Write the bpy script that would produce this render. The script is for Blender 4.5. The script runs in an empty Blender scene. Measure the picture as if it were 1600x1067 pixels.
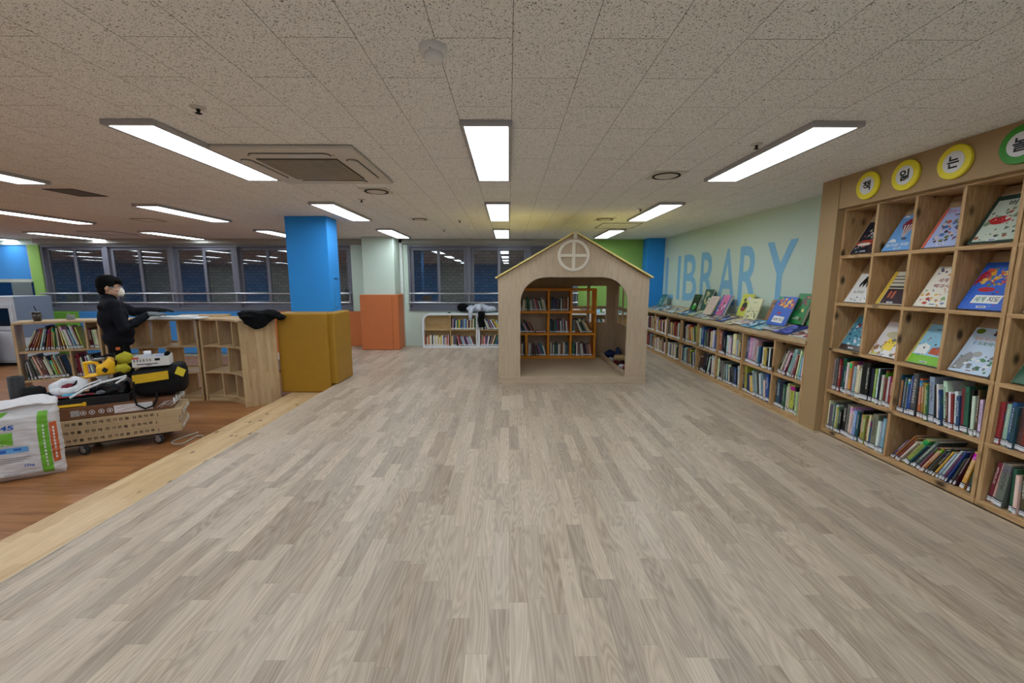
import bpy, bmesh, math, random
from mathutils import Vector, Matrix, noise
random.seed(7)
SC = bpy.context.scene
COL = SC.collection
PI = math.pi

# ---------------------------------------------------------------- camera, world, exposure
F_PX = 645.0
PITCH = math.radians(8.248)
YAW = math.radians(0.44)
cam = bpy.data.cameras.new('camera')
cam.sensor_width = 36.0
cam.lens = 36.0 * F_PX / 1600.0
cam.clip_start = 0.05
cam_ob = bpy.data.objects.new('camera', cam)
COL.objects.link(cam_ob)
cam_ob.location = (0, 0, 1.40)
cam_ob.rotation_euler = (PI / 2 - PITCH, 0, -YAW)
SC.camera = cam_ob
w = bpy.data.worlds.new('night')
SC.world = w
w.use_nodes = True
w.node_tree.nodes['Background'].inputs['Color'].default_value = (0.10, 0.11, 0.125, 1)
w.node_tree.nodes['Background'].inputs['Strength'].default_value = 1.0
SC.view_settings.view_transform = 'Standard'
SC.view_settings.look = 'None'
SC.view_settings.exposure = 0.0
SC.view_settings.gamma = 1.0
SC.view_settings.use_curve_mapping = False
SC.cycles.max_bounces = 7
SC.cycles.diffuse_bounces = 4
SC.cycles.glossy_bounces = 3
SC.cycles.transmission_bounces = 6
SC.cycles.sample_clamp_indirect = 6.0
LIGHT = 14.2          # radiance of the LED panels

# ---------------------------------------------------------------- colours and materials
def lin(c):
    out = []
    for v in c[:3]:
        v = v / 255.0
        out.append(v / 12.92 if v <= 0.04045 else ((v + 0.055) / 1.055) ** 2.4)
    return (out[0], out[1], out[2], 1.0)

class NT:
    def __init__(s, name):
        s.m = bpy.data.materials.new(name)
        s.m.use_nodes = True
        s.t = s.m.node_tree
        s.b = s.t.nodes['Principled BSDF']
    def n(s, typ, **kw):
        nd = s.t.nodes.new(typ)
        for k, v in kw.items():
            if k.startswith('i_'):
                nd.inputs[k[2:].replace('_', ' ')].default_value = v
            else:
                setattr(nd, k, v)
        return nd
    def l(s, a, b):
        s.t.links.new(a, b)
    def val(s, x, sock):
        if isinstance(x, (int, float)):
            sock.default_value = x
        elif isinstance(x, (tuple, list)):
            sock.default_value = x
        else:
            s.l(x, sock)
    def math(s, op, a, b=0.0, c=None, clamp=False):
        nd = s.t.nodes.new('ShaderNodeMath')
        nd.operation = op
        nd.use_clamp = clamp
        s.val(a, nd.inputs[0]); s.val(b, nd.inputs[1])
        if c is not None: s.val(c, nd.inputs[2])
        return nd.outputs[0]
    def mix(s, f, a, b, typ='RGBA', blend='MIX'):
        nd = s.t.nodes.new('ShaderNodeMix')
        nd.data_type = typ
        if typ == 'RGBA':
            nd.blend_type = blend
            s.val(f, nd.inputs[0]); s.val(a, nd.inputs[6]); s.val(b, nd.inputs[7])
            return nd.outputs[2]
        s.val(f, nd.inputs[0]); s.val(a, nd.inputs[2]); s.val(b, nd.inputs[3])
        return nd.outputs[0]
    def xyz(s, x, y, z=0.0):
        nd = s.t.nodes.new('ShaderNodeCombineXYZ')
        s.val(x, nd.inputs[0]); s.val(y, nd.inputs[1]); s.val(z, nd.inputs[2])
        return nd.outputs[0]
    def sep(s, v):
        nd = s.t.nodes.new('ShaderNodeSeparateXYZ')
        s.l(v, nd.inputs[0])
        return nd.outputs[0], nd.outputs[1], nd.outputs[2]
    def obj(s):
        return s.n('ShaderNodeTexCoord').outputs['Object']
    def gen(s):
        return s.n('ShaderNodeTexCoord').outputs['Generated']
    def noise(s, vec, scale, detail=2.0, rough=0.5, dist=0.0):
        nd = s.n('ShaderNodeTexNoise')
        s.l(vec, nd.inputs['Vector'])
        nd.inputs['Scale'].default_value = scale
        nd.inputs['Detail'].default_value = detail
        nd.inputs['Roughness'].default_value = rough
        nd.inputs['Distortion'].default_value = dist
        return nd.outputs['Fac']
    def scale(s, vec, sc):
        nd = s.n('ShaderNodeMapping')
        s.l(vec, nd.inputs['Vector'])
        nd.inputs['Scale'].default_value = sc
        return nd.outputs[0]
    def step(s, v, lo, hi):
        nd = s.n('ShaderNodeMapRange')
        s.l(v, nd.inputs[0])
        nd.inputs[1].default_value = lo; nd.inputs[2].default_value = hi
        return nd.outputs[0]
    def white(s, x, y=None):
        nd = s.n('ShaderNodeTexWhiteNoise')
        if y is None:
            nd.noise_dimensions = '1D'
            s.l(x, nd.inputs['W'])
        else:
            nd.noise_dimensions = '2D'
            s.l(s.xyz(x, y), nd.inputs['Vector'])
        return nd.outputs['Value']
    def bump(s, h, dist=0.002, st=0.4):
        nd = s.n('ShaderNodeBump')
        nd.inputs['Strength'].default_value = st
        nd.inputs['Distance'].default_value = dist
        s.l(h, nd.inputs['Height'])
        s.l(nd.outputs[0], s.b.inputs['Normal'])
    def done(s, col=None, rough=0.6, spec=0.3, metal=0.0):
        if col is not None: s.val(col, s.b.inputs['Base Color'])
        s.val(rough, s.b.inputs['Roughness'])
        s.b.inputs['Specular IOR Level'].default_value = spec
        s.b.inputs['Metallic'].default_value = metal
        return s.m

MATS = {}
def mat(name, col, rough=0.6, spec=0.3, metal=0.0, var=0.06, vs=8.0, bump=0.0, bs=60.0):
    """plain paint, plastic or cloth with a little procedural unevenness"""
    if name in MATS: return MATS[name]
    t = NT(name)
    c = lin(col)
    v = t.obj()
    nz = t.noise(v, vs, 3.0)
    c2 = tuple(x * (1 - 2 * var) for x in c[:3]) + (1,)
    c1 = tuple(min(1, x * (1 + var)) for x in c[:3]) + (1,)
    m = t.mix(nz, c2, c1)
    if bump: t.bump(t.noise(v, bs, 2.0), bump, 0.5)
    MATS[name] = t.done(m, rough, spec, metal)
    return MATS[name]

def wood(name, light, dark, axis='z', fine=1.0, knots=0.0, rough=0.5, spec=0.3, board=0.0):
    """grain along one local axis; optional knots and glued lamellas"""
    key = name + '_' + axis
    if key in MATS: return MATS[key]
    t = NT(key)
    v = t.obj()
    x, y, z = t.sep(v)
    along, a, b = {'x': (x, y, z), 'y': (y, x, z), 'z': (z, x, y)}[axis]
    if board:
        a_i = t.math('FLOOR', t.math('MULTIPLY', t.math('ADD', a, b), 1.0 / board))
        sh = t.white(a_i)
        al = t.math('FLOOR', t.math('ADD', t.math('MULTIPLY', along, 1.6), t.math('MULTIPLY', sh, 9.0)))
        rb = t.white(a_i, al)
    else:
        rb = None
    q = t.xyz(t.math('MULTIPLY', along, 0.9), t.math('MULTIPLY', a, 9.0), t.math('MULTIPLY', b, 9.0))
    n1 = t.noise(q, 1.6 * fine, 3.0, 0.55, 0.6)
    rings = t.math('FRACT', t.math('MULTIPLY', n1, 7.0))
    rings = t.math('ABSOLUTE', t.math('SUBTRACT', rings, 0.5))
    q2 = t.xyz(t.math('MULTIPLY', along, 3.0), t.math('MULTIPLY', a, 90.0), t.math('MULTIPLY', b, 90.0))
    n2 = t.noise(q2, 1.6 * fine, 2.0)
    f = t.math('ADD', t.math('MULTIPLY', rings, 0.9), t.math('MULTIPLY', n2, 0.55))
    if rb is not None:
        f = t.math('ADD', t.math('MULTIPLY', f, 0.6), t.math('MULTIPLY', rb, 0.45))
    f = t.step(f, 0.1, 0.9)
    col = t.mix(f, lin(light), lin(dark))
    if knots:
        vo = t.n('ShaderNodeTexVoronoi')
        vo.feature = 'F1'
        t.l(t.xyz(t.math('MULTIPLY', along, 3.6), t.math('MULTIPLY', a, 6.5), t.math('MULTIPLY', b, 6.5)), vo.inputs['Vector'])
        vo.inputs['Scale'].default_value = 1.3
        k = t.step(vo.outputs['Distance'], knots, knots * 0.4)
        col = t.mix(k, col, lin([c * 0.42 for c in dark]))
    MATS[key] = t.done(col, rough, spec)
    return MATS[key]

# ---------------------------------------------------------------- mesh builder
class MB:
    def __init__(s):
        s.v = []; s.f = []; s.m = []; s.sm = []
    def add(s, vs, fs, m=0, M=None, smooth=False):
        o = len(s.v)
        for p in vs:
            p = Vector(p)
            s.v.append(M @ p if M is not None else p)
        for f in fs:
            s.f.append([i + o for i in f]); s.m.append(m); s.sm.append(smooth)
        return s
    def box(s, x0, x1, y0, y1, z0, z1, m=0, M=None):
        vs = [(x0, y0, z0), (x1, y0, z0), (x1, y1, z0), (x0, y1, z0), (x0, y0, z1), (x1, y0, z1), (x1, y1, z1), (x0, y1, z1)]
        fs = [(0, 3, 2, 1), (4, 5, 6, 7), (0, 1, 5, 4), (1, 2, 6, 5), (2, 3, 7, 6), (3, 0, 4, 7)]
        return s.add(vs, fs, m, M)
    def prism(s, poly, h0, h1, m=0, M=None, mside=None):
        """poly in local xy (counter-clockwise), extruded along local z"""
        n = len(poly)
        vs = [(p[0], p[1], h0) for p in poly] + [(p[0], p[1], h1) for p in poly]
        s.add(vs, [tuple(range(n))[::-1], tuple(range(n, 2 * n))], m, M)
        o = len(s.v) - 2 * n
        for i in range(n):
            j = (i + 1) % n
            s.f.append([o + i, o + j, o + n + j, o + n + i]); s.m.append(m if mside is None else mside); s.sm.append(False)
        return s
    def tube(s, pts, r, n=10, m=0, M=None, closed=False, smooth=True):
        pts = [Vector(p) for p in pts]
        k = len(pts)
        rs = r if isinstance(r, (list, tuple)) else [r] * k
        rings = []
        up = None
        for i, p in enumerate(pts):
            a = pts[(i - 1) % k] if (closed or i > 0) else p
            b = pts[(i + 1) % k] if (closed or i < k - 1) else p
            t = (b - a).normalized()
            if up is None:
                up = Vector((0, 0, 1)) if abs(t.z) < 0.9 else Vector((1, 0, 0))
            e1 = (up - t * up.dot(t))
            e1 = e1.normalized() if e1.length > 1e-6 else t.orthogonal().normalized()
            e2 = t.cross(e1)
            up = e1
            rings.append([p + (e1 * math.cos(2 * PI * j / n) + e2 * math.sin(2 * PI * j / n)) * rs[i] for j in range(n)])
        vs = [q for rg in rings for q in rg]
        fs = []
        for i in range(k if closed else k - 1):
            i2 = (i + 1) % k
            for j in range(n):
                j2 = (j + 1) % n
                fs.append((i * n + j, i * n + j2, i2 * n + j2, i2 * n + j))
        s.add(vs, fs, m, M, smooth)
        if not closed:
            s.add(rings[0], [tuple(range(n))[::-1]], m, M)
            s.add(rings[-1], [tuple(range(n))], m, M)
        return s
    def lathe(s, prof, n=24, m=0, M=None, smooth=True, caps=True):
        vs = []; fs = []
        for (r, z) in prof:
            for j in range(n):
                a = 2 * PI * j / n
                vs.append((r * math.cos(a), r * math.sin(a), z))
        k = len(prof)
        for i in range(k - 1):
            for j in range(n):
                j2 = (j + 1) % n
                fs.append((i * n + j, i * n + j2, (i + 1) * n + j2, (i + 1) * n + j))
        s.add(vs, fs, m, M, smooth)
        if caps and prof[0][0] > 1e-6: s.add(vs[:n], [tuple(range(n))[::-1]], m, M)
        if caps and prof[-1][0] > 1e-6: s.add(vs[-n:], [tuple(range(n))], m, M)
        return s
    def ball(s, c, r, m=0, M=None, nu=20, nv=12, bumpy=0.0, seed=0.0, freq=2.0, sq=1.0):
        """ellipsoid (sq<1: squarer), optionally lumpy"""
        c = Vector(c); r = Vector(r if isinstance(r, (tuple, list, Vector)) else (r, r, r))
        vs = []; fs = []
        def sp(v): return math.copysign(abs(v) ** sq, v)
        for i in range(nv + 1):
            ph = -PI / 2 + PI * i / nv
            for j in range(nu):
                th = 2 * PI * j / nu
                d = Vector((sp(math.cos(ph)) * sp(math.cos(th)), sp(math.cos(ph)) * sp(math.sin(th)), sp(math.sin(ph))))
                k = 1.0
                if bumpy: k += bumpy * noise.noise(d * freq + Vector((seed, seed * 1.7, seed * 0.3)))
                vs.append(c + Vector((d.x * r.x, d.y * r.y, d.z * r.z)) * k)
        for i in range(nv):
            for j in range(nu):
                j2 = (j + 1) % nu
                fs.append((i * nu + j, i * nu + j2, (i + 1) * nu + j2, (i + 1) * nu + j))
        return s.add(vs, fs, m, M, True)
    def sheet(s, fn, nu, nv, m=0, M=None, thick=0.0, smooth=True):
        """surface fn(u,v) -> point, with a second skin at distance thick (fn may return (p, n))"""
        top = []; bot = []
        for i in range(nu + 1):
            for j in range(nv + 1):
                u, v = i / nu, j / nv
                p = Vector(fn(u, v))
                e = 1e-3
                du = Vector(fn(min(1, u + e), v)) - Vector(fn(max(0, u - e), v))
                dv = Vector(fn(u, min(1, v + e))) - Vector(fn(u, max(0, v - e)))
                nn = du.cross(dv)
                nn = nn.normalized() if nn.length > 1e-12 else Vector((0, 0, 1))
                top.append(p); bot.append(p - nn * thick)
        W = nv + 1
        q = [(i * W + j, (i + 1) * W + j, (i + 1) * W + j + 1, i * W + j + 1) for i in range(nu) for j in range(nv)]
        s.add(top, q, m, M, smooth)
        if thick:
            s.add(bot, [f[::-1] for f in q], m, M, smooth)
            edge = [i * W for i in range(nu + 1)] + [nu * W + j for j in range(1, nv + 1)] + [i * W + nv for i in range(nu - 1, -1, -1)] + [j for j in range(nv - 1, 0, -1)]
            n = len(edge)
            vs = [top[e] for e in edge] + [bot[e] for e in edge]
            s.add(vs, [(i, n + i, n + (i + 1) % n, (i + 1) % n) for i in range(n)], m, M, smooth)
        return s
    def build(s, name, mats, parent=None, bevel=0.0, sub=0, weld=False):
        me = bpy.data.meshes.new(name)
        me.from_pydata([tuple(p) for p in s.v], [], s.f)
        for mm in (mats if isinstance(mats, (list, tuple)) else [mats]):
            me.materials.append(mm)
        me.polygons.foreach_set('material_index', s.m)
        me.polygons.foreach_set('use_smooth', s.sm)
        me.update()
        o = bpy.data.objects.new(name, me)
        COL.objects.link(o)
        if weld:
            wm = o.modifiers.new('weld', 'WELD'); wm.merge_threshold = 0.0004
        if bevel:
            b = o.modifiers.new('bevel', 'BEVEL')
            b.width = bevel; b.segments = 2; b.limit_method = 'ANGLE'; b.angle_limit = math.radians(40)
        if sub:
            q = o.modifiers.new('sub', 'SUBSURF'); q.levels = sub; q.render_levels = sub
        if parent is not None: o.parent = parent
        return o

def Mat(loc=(0, 0, 0), rz=0.0, rx=0.0, ry=0.0, sc=None):
    M = Matrix.Translation(loc) @ Matrix.Rotation(rz, 4, 'Z') @ Matrix.Rotation(ry, 4, 'Y') @ Matrix.Rotation(rx, 4, 'X')
    if sc is not None: M = M @ Matrix.Diagonal((sc[0], sc[1], sc[2], 1))
    return M

def frame(o, ex, ey):
    """matrix with local x along ex, local y along ey, origin o"""
    ex = Vector(ex).normalized(); ey = Vector(ey); ey = (ey - ex * ey.dot(ex)).normalized()
    ez = ex.cross(ey)
    M = Matrix(((ex.x, ey.x, ez.x, o[0]), (ex.y, ey.y, ez.y, o[1]), (ex.z, ey.z, ez.z, o[2]), (0, 0, 0, 1)))
    return M

def tag(o, label, cat, group=None):
    o['label'] = label; o['category'] = cat
    if group: o['group'] = group
    return o
def thing(name, label, cat, loc=(0, 0, 0), rz=0.0, group=None):
    o = bpy.data.objects.new(name, None)
    COL.objects.link(o)
    o.empty_display_size = 0.1
    o.location = loc; o.rotation_euler = (0, 0, rz)
    return tag(o, label, cat, group)
def struct(o, label=None, cat='room'):
    o['kind'] = 'structure'
    if label: o['label'] = label; o['category'] = cat
    return o
def copy_tree(o, parent=None):
    c = o.copy()
    COL.objects.link(c)
    if parent is not None: c.parent = parent
    for ch in list(o.children): copy_tree(ch, c)
    return c

_text = {}
def glyphs(s, bold=0.0):
    """flat letter outline as triangles in a unit-height box: (verts, faces, width, height)"""
    key = (s, bold)
    if key not in _text:
        c = bpy.data.curves.new('lettering', 'FONT')
        c.body = s; c.size = 1.0; c.offset = bold; c.resolution_u = 4
        o = bpy.data.objects.new('lettering', c)
        COL.objects.link(o)
        dg = bpy.context.evaluated_depsgraph_get()
        me = bpy.data.meshes.new_from_object(o.evaluated_get(dg))
        vs = [v.co.copy() for v in me.vertices]
        fs = [tuple(p.vertices) for p in me.polygons]
        bpy.data.objects.remove(o); bpy.data.curves.remove(c); bpy.data.meshes.remove(me)
        x0 = min(v.x for v in vs); y0 = min(v.y for v in vs)
        x1 = max(v.x for v in vs); y1 = max(v.y for v in vs)
        vs = [((v.x - x0) / (x1 - x0), (v.y - y0) / (y1 - y0)) for v in vs]
        _text[key] = (vs, fs)
    return _text[key]
def letters(mb, s, M, x0, x1, y0, y1, m=0, h=0.0008, bold=0.0):
    """write s into the rectangle x0..x1, y0..y1 of the local plane of M (x right, y up, z out)"""
    vs, fs = glyphs(s, bold)
    mb.add([(x0 + a * (x1 - x0), y0 + b * (y1 - y0), h) for a, b in vs], fs, m, M)

# ================================================================ the room
CEIL = 2.29
LOW = -0.22          # older wooden floor beside the raised platform
TREAD = -0.10        # pine step along the platform edge
EDGE = -2.385        # platform edge
BACK = 9.0           # window wall
RIGHT = 3.24

def mat_laminate():
    t = NT('grey_oak_laminate')
    x, y, z = t.sep(t.obj())
    X = t.math('MULTIPLY', x, 1 / 0.083)
    row = t.math('FLOOR', X)
    sh = t.white(row)
    V = t.math('ADD', t.math('MULTIPLY', y, 1 / 0.56), t.math('MULTIPLY', sh, 7.0))
    idx = t.math('FLOOR', V)
    rnd = t.white(row, idx)
    rnd2 = t.white(idx, row)
    g = t.xyz(t.math('ADD', t.math('MULTIPLY', x, 13.0), t.math('MULTIPLY', rnd, 91.0)),
              t.math('ADD', t.math('MULTIPLY', y, 1.3), t.math('MULTIPLY', rnd2, 37.0)))
    n1 = t.noise(g, 1.0, 1.0, 0.5, 0.35)
    ring = t.math('ABSOLUTE', t.math('SUBTRACT', t.math('FRACT', t.math('MULTIPLY', n1, 13.0)), 0.5))
    f2 = t.noise(t.xyz(t.math('MULTIPLY', x, 240.0), t.math('MULTIPLY', y, 5.0), rnd), 1.0, 3.0, 0.6)
    f3 = t.noise(t.xyz(t.math('MULTIPLY', x, 60.0), t.math('MULTIPLY', y, 1.6), rnd2), 1.0, 2.0, 0.6)
    f = t.math('ADD', t.math('MULTIPLY', rnd, 0.34), t.math('MULTIPLY', ring, 0.50))
    f = t.math('ADD', f, t.math('MULTIPLY', f2, 0.30))
    f = t.math('ADD', f, t.math('MULTIPLY', f3, 0.30))
    f = t.step(f, 0.26, 1.02)
    col = t.mix(f, lin((204, 186, 166)), lin((124, 104, 87)))
    grey = t.mix(t.math('MULTIPLY', rnd2, 0.22), col, lin((162, 154, 144)))
    # fine seams between strips
    fx = t.math('FRACT', X)
    seam = t.math('LESS_THAN', t.math('MINIMUM', fx, t.math('SUBTRACT', 1.0, fx)), 0.012)
    fy = t.math('FRACT', V)
    seam2 = t.math('LESS_THAN', fy, 0.004)
    sm = t.math('MULTIPLY', t.math('MAXIMUM', seam, seam2), 0.28)
    return t.done(t.mix(sm, grey, lin((96, 84, 72))), t.math('ADD', t.math('MULTIPLY', f2, 0.15), 0.33), 0.35)

def mat_old_floor():
    t = NT('old_brown_floor')
    x, y, z = t.sep(t.obj())
    Y = t.math('MULTIPLY', y, 1 / 0.12)
    row = t.math('FLOOR', Y)
    sh = t.white(row)
    U = t.math('ADD', t.math('MULTIPLY', x, 1 / 1.1), t.math('MULTIPLY', sh, 5.0))
    rnd = t.white(row, t.math('FLOOR', U))
    n1 = t.noise(t.xyz(t.math('MULTIPLY', x, 1.4), t.math('MULTIPLY', y, 16.0), t.math('MULTIPLY', rnd, 40.0)), 1.0, 3.0, 0.55, 0.5)
    n2 = t.noise(t.xyz(t.math('MULTIPLY', x, 6.0), t.math('MULTIPLY', y, 150.0), 0.0), 1.0, 2.0)
    f = t.math('ADD', t.math('MULTIPLY', n1, 0.7), t.math('MULTIPLY', n2, 0.3))
    f = t.math('ADD', f, t.math('MULTIPLY', t.math('SUBTRACT', rnd, 0.5), 0.2))
    col = t.mix(t.step(f, 0.3, 0.75), lin((176, 122, 76)), lin((112, 68, 36)))
    return t.done(col, 0.35, 0.4)

def mat_ceiling():
    t = NT('mineral_ceiling_tiles')
    v = t.obj()
    x, y, z = t.sep(v)
    W, L = 0.2888, 0.604
    X = t.math('MULTIPLY', t.math('SUBTRACT', x, 0.016), 1 / W)
    col = t.math('FLOOR', X)
    odd = t.math('MULTIPLY', t.math('PINGPONG', col, 1.0), 0.5)
    Y = t.math('ADD', t.math('MULTIPLY', t.math('SUBTRACT', y, 1.972), 1 / L), odd)
    fx = t.math('FRACT', X); fy = t.math('FRACT', Y)
    dx = t.math('MULTIPLY', t.math('MINIMUM', fx, t.math('SUBTRACT', 1.0, fx)), W)
    dy = t.math('MULTIPLY', t.math('MINIMUM', fy, t.math('SUBTRACT', 1.0, fy)), L)
    seam = t.math('LESS_THAN', t.math('MINIMUM', dx, dy), 0.0013)
    rnd = t.white(col, t.math('FLOOR', Y))
    base = t.mix(t.noise(v, 1.1, 2.0), lin((240, 238, 236)), lin((246, 244, 242)))
    base = t.mix(t.math('MULTIPLY', rnd, 0.35), base, lin((233, 229, 226)))
    a = t.noise(v, 175.0, 1.0, 0.5, 0.8)
    b = t.noise(v, 88.0, 1.0, 0.5, 1.8)
    sp = t.math('MAXIMUM', t.step(a, 0.615, 0.66), t.step(b, 0.665, 0.70))
    base = t.mix(t.math('MULTIPLY', sp, 0.9), base, lin((80, 70, 60)))
    base = t.mix(t.math('MULTIPLY', seam, 0.85), base, lin((70, 62, 52)))
    return t.done(base, 0.9, 0.1)

M_LAM = mat_laminate(); M_OLD = mat_old_floor(); M_CEIL = mat_ceiling()
M_MINT = mat('mint_wall_paint', (206, 222, 210), 0.75, 0.2, var=0.02, bump=0.0006, bs=300)
M_GREEN = mat('green_wall_paint', (146, 186, 98), 0.75, 0.2, var=0.04, bump=0.0006, bs=300)
M_BLUE = mat('blue_wall_paint', (52, 150, 232), 0.6, 0.25, var=0.03)
M_BLUEPAD = mat('blue_pad_vinyl', (64, 138, 204), 0.5, 0.3, var=0.03)
M_ORANGE = mat('orange_pad_vinyl', (204, 116, 66), 0.5, 0.35, var=0.04)
M_YELLOW = mat('mustard_pad_vinyl', (170, 126, 36), 0.45, 0.35, var=0.05)
M_GREENPAD = mat('green_pad_vinyl', (120, 180, 70), 0.5, 0.3, var=0.03)
M_ALU = mat('grey_window_frame', (112, 112, 124), 0.45, 0.4, var=0.03)
M_ALUD = mat('dark_window_gasket', (34, 34, 40), 0.6, 0.2)
M_STEEL = mat('brushed_steel', (190, 192, 198), 0.28, 0.5, metal=0.9, var=0.02)
M_DARK = mat('dark_shadow_gap', (38, 32, 30), 0.7, 0.2)  # plain dark colour of screws, cabinet base and roll core
M_TRIMW = mat('grey_ceiling_trim', (168, 166, 158), 0.6, 0.3)
M_PINESTEP = wood('pine_step', (222, 194, 152), (184, 150, 108), 'y', 1.2, knots=0.17, rough=0.35, board=0.06)

# floors
mb = MB().box(EDGE, RIGHT + 0.2, -3.7, BACK + 0.2, -0.20, 0.0)
mb.box(-4.6, EDGE, 7.4, BACK + 0.2, -0.20, 0.0).box(-2.98, EDGE, 6.21, 7.4, -0.20, 0.0)
struct(mb.build('floor', M_LAM), 'raised platform floor of grey oak laminate strips', 'floor')
struct(MB().box(-19.4, EDGE - 0.005, -3.7, BACK + 0.2, LOW - 0.05, LOW).build('floor_lower', M_OLD), 'older brown wooden floor one step below the platform', 'floor')
mb = MB().box(-2.98, EDGE - 0.002, -3.7, 6.2, TREAD - 0.045, TREAD).box(-2.93, EDGE - 0.002, -3.7, 6.2, LOW, TREAD - 0.045)
struct(mb.build('trim_1', M_PINESTEP, bevel=0.006), 'pine step with knots running along the platform edge', 'step')
struct(MB().box(EDGE - 0.002, EDGE + 0.004, -3.7, 5.5, -0.10, 0.0035).build('trim_2', mat('laminate_edge_strip', (206, 196, 180), 0.4, 0.3)), 'thin pale edging strip between laminate and pine step', 'trim')
# ceiling
struct(MB().box(-19.4, RIGHT + 0.2, -3.7, BACK + 0.2, CEIL, CEIL + 0.1).build('ceiling', M_CEIL), 'speckled mineral fibre tile ceiling', 'ceiling')

# window wall with two window banks
WZ0, WZ1 = 0.80, 2.17
B1 = (-9.95, -3.37); B2 = (-2.16, 1.50)
mb = MB()
mb.box(-19.4, B2[1], BACK, BACK + 0.2, WZ1, CEIL, 0)
mb.box(-19.4, -10.18, BACK, BACK + 0.2, LOW, 1.42, 0).box(-19.4, -12.0, BACK, BACK + 0.2, 1.42, WZ1, 0)
mb.box(-10.18, B1[0], BACK, BACK + 0.2, LOW, WZ1, 1)
mb.box(B1[0], B1[1], BACK, BACK + 0.2, LOW, WZ0, 0)
mb.box(B1[1], B2[0], BACK, BACK + 0.2, -0.2, WZ1, 0)
mb.box(B2[0], B2[1], BACK, BACK + 0.2, -0.2, WZ0, 0)
mb.box(B2[1], RIGHT + 0.2, BACK, BACK + 0.2, -0.2, CEIL - 0.001, 1)
struct(mb.build('wall_back', [M_MINT, M_GREEN]), 'far wall of pale mint and green paint with window banks', 'wall')
mb = MB().box(-9.95, 1.5, BACK - 0.10, BACK, 2.195, CEIL, 0).box(-9.95, 1.5, BACK - 0.012, BACK, 2.17, 2.195, 0)
struct(mb.build('trim_3', M_TRIMW, bevel=0.004), 'grey curtain rail box along the top of the windows', 'trim')
# other walls
struct(MB().box(RIGHT, RIGHT + 0.2, -3.7, BACK, -0.2, CEIL).build('wall_right', M_MINT), 'pale mint wall above the low bookcase', 'wall')
struct(MB().box(-19.4, -19.2, -3.7, BACK, LOW, CEIL).build('wall_left', M_BLUE), 'blue end wall beyond the old wooden floor', 'wall')
mb = MB().box(-19.4, RIGHT + 0.2, -3.9, -3.7, LOW, CEIL, 0)
for i in range(7):
    mb.box(-17 + i * 3.0, -15.6 + i * 3.0, -3.7, -3.6, LOW, CEIL, 1)
struct(mb.build('wall_front', [M_MINT, M_BLUE]), 'wall behind the viewpoint with blue panels', 'wall')

# pale pillar on the window wall
struct(MB().box(-2.96, -2.32, 8.50, BACK, 0, CEIL).build('column', M_MINT, bevel=0.01), 'pale mint pillar standing against the window wall', 'pillar')
struct(MB().box(-2.31, -2.25, BACK - 0.10, BACK, 0, CEIL).build('trim_4', mat('white_cable_duct', (222, 228, 224), 0.5, 0.3), bevel=0.004), 'white vertical cable duct beside the mint pillar', 'trim')
mb = MB()
mb.box(-3.03, -2.3795, 8.44, 8.4995, 0.002, 1.14)
mb.box(-2.3795, -2.25, 8.44, 8.4995, 0.002, 1.14).box(-2.318, -2.25, 8.4995, BACK - 0.105, 0.002, 1.14)
tag(mb.build('wall_pad', M_ORANGE, bevel=0.012), 'orange padding wrapped round the foot of the mint pillar', 'padding')
# padding below the sills
tag(MB().box(-4.55, -2.97, 8.93, BACK, 0.002, 0.765).build('wall_pad', M_ORANGE, bevel=0.012), 'low orange wall pad under the window behind the blue pillar', 'padding')
tag(MB().box(-5.10, -4.605, 8.93, BACK, LOW + 0.07, 0.765).build('wall_pad', M_ORANGE, bevel=0.012), 'narrow orange wall pad seen above the black coat', 'padding')
tag(MB().box(-9.24, -5.105, 8.93, BACK, LOW + 0.07, 0.765).build('wall_pad', M_BLUEPAD, bevel=0.012), 'long blue wall pad under the window seen through the empty shelves', 'padding')
tag(MB().box(-9.90, -9.245, 8.93, BACK, LOW + 0.07, 0.765).build('wall_pad', M_GREENPAD, bevel=0.012), 'short green wall pad at the end of the blue pad', 'padding')

# big blue pillar with mustard padding
colr = struct(MB().box(-3.08, -2.50, 5.86, 6.20, TREAD, CEIL).build('column', M_BLUE, bevel=0.012), 'big blue pillar on the platform edge with mustard padding below', 'pillar')
m = mat('old_tape_marks', (30, 96, 160), 0.6, 0.2)
mk = MB()
for (a, b, c, d) in [(5.97, 6.01, 1.435, 1.45), (6.01, 6.10, 1.425, 1.456), (6.10, 6.15, 1.435, 1.45), (5.98, 5.984, 1.0, 1.3), (6.15, 6.154, 1.02, 1.33), (6.0, 6.1, 1.02, 1.03)]:
    mk.box(-2.501, -2.4985, a, b, c, d)
o = mk.build('tape_mark', m, colr); o['label'] = 'darker tape marks on the blue paint'
Ypad = MB().box(-3.10, -2.43, 5.50, 5.859, TREAD + 0.002, 0.985)
o = Ypad.build('padding', M_YELLOW, colr, bevel=0.02); o['label'] = 'mustard yellow padded front'
o = MB().box(-2.4995, -2.352, 5.555, 6.13, 0.003, 0.985).build('padding', M_YELLOW, colr, bevel=0.02); o['label'] = 'mustard yellow padded flank'
# far blue pillar in the corner
struct(MB().box(2.87, RIGHT, 8.72, BACK, 0.0, CEIL).build('column', M_BLUE, bevel=0.008), 'narrow blue corner pillar beside the green wall', 'pillar')

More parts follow.
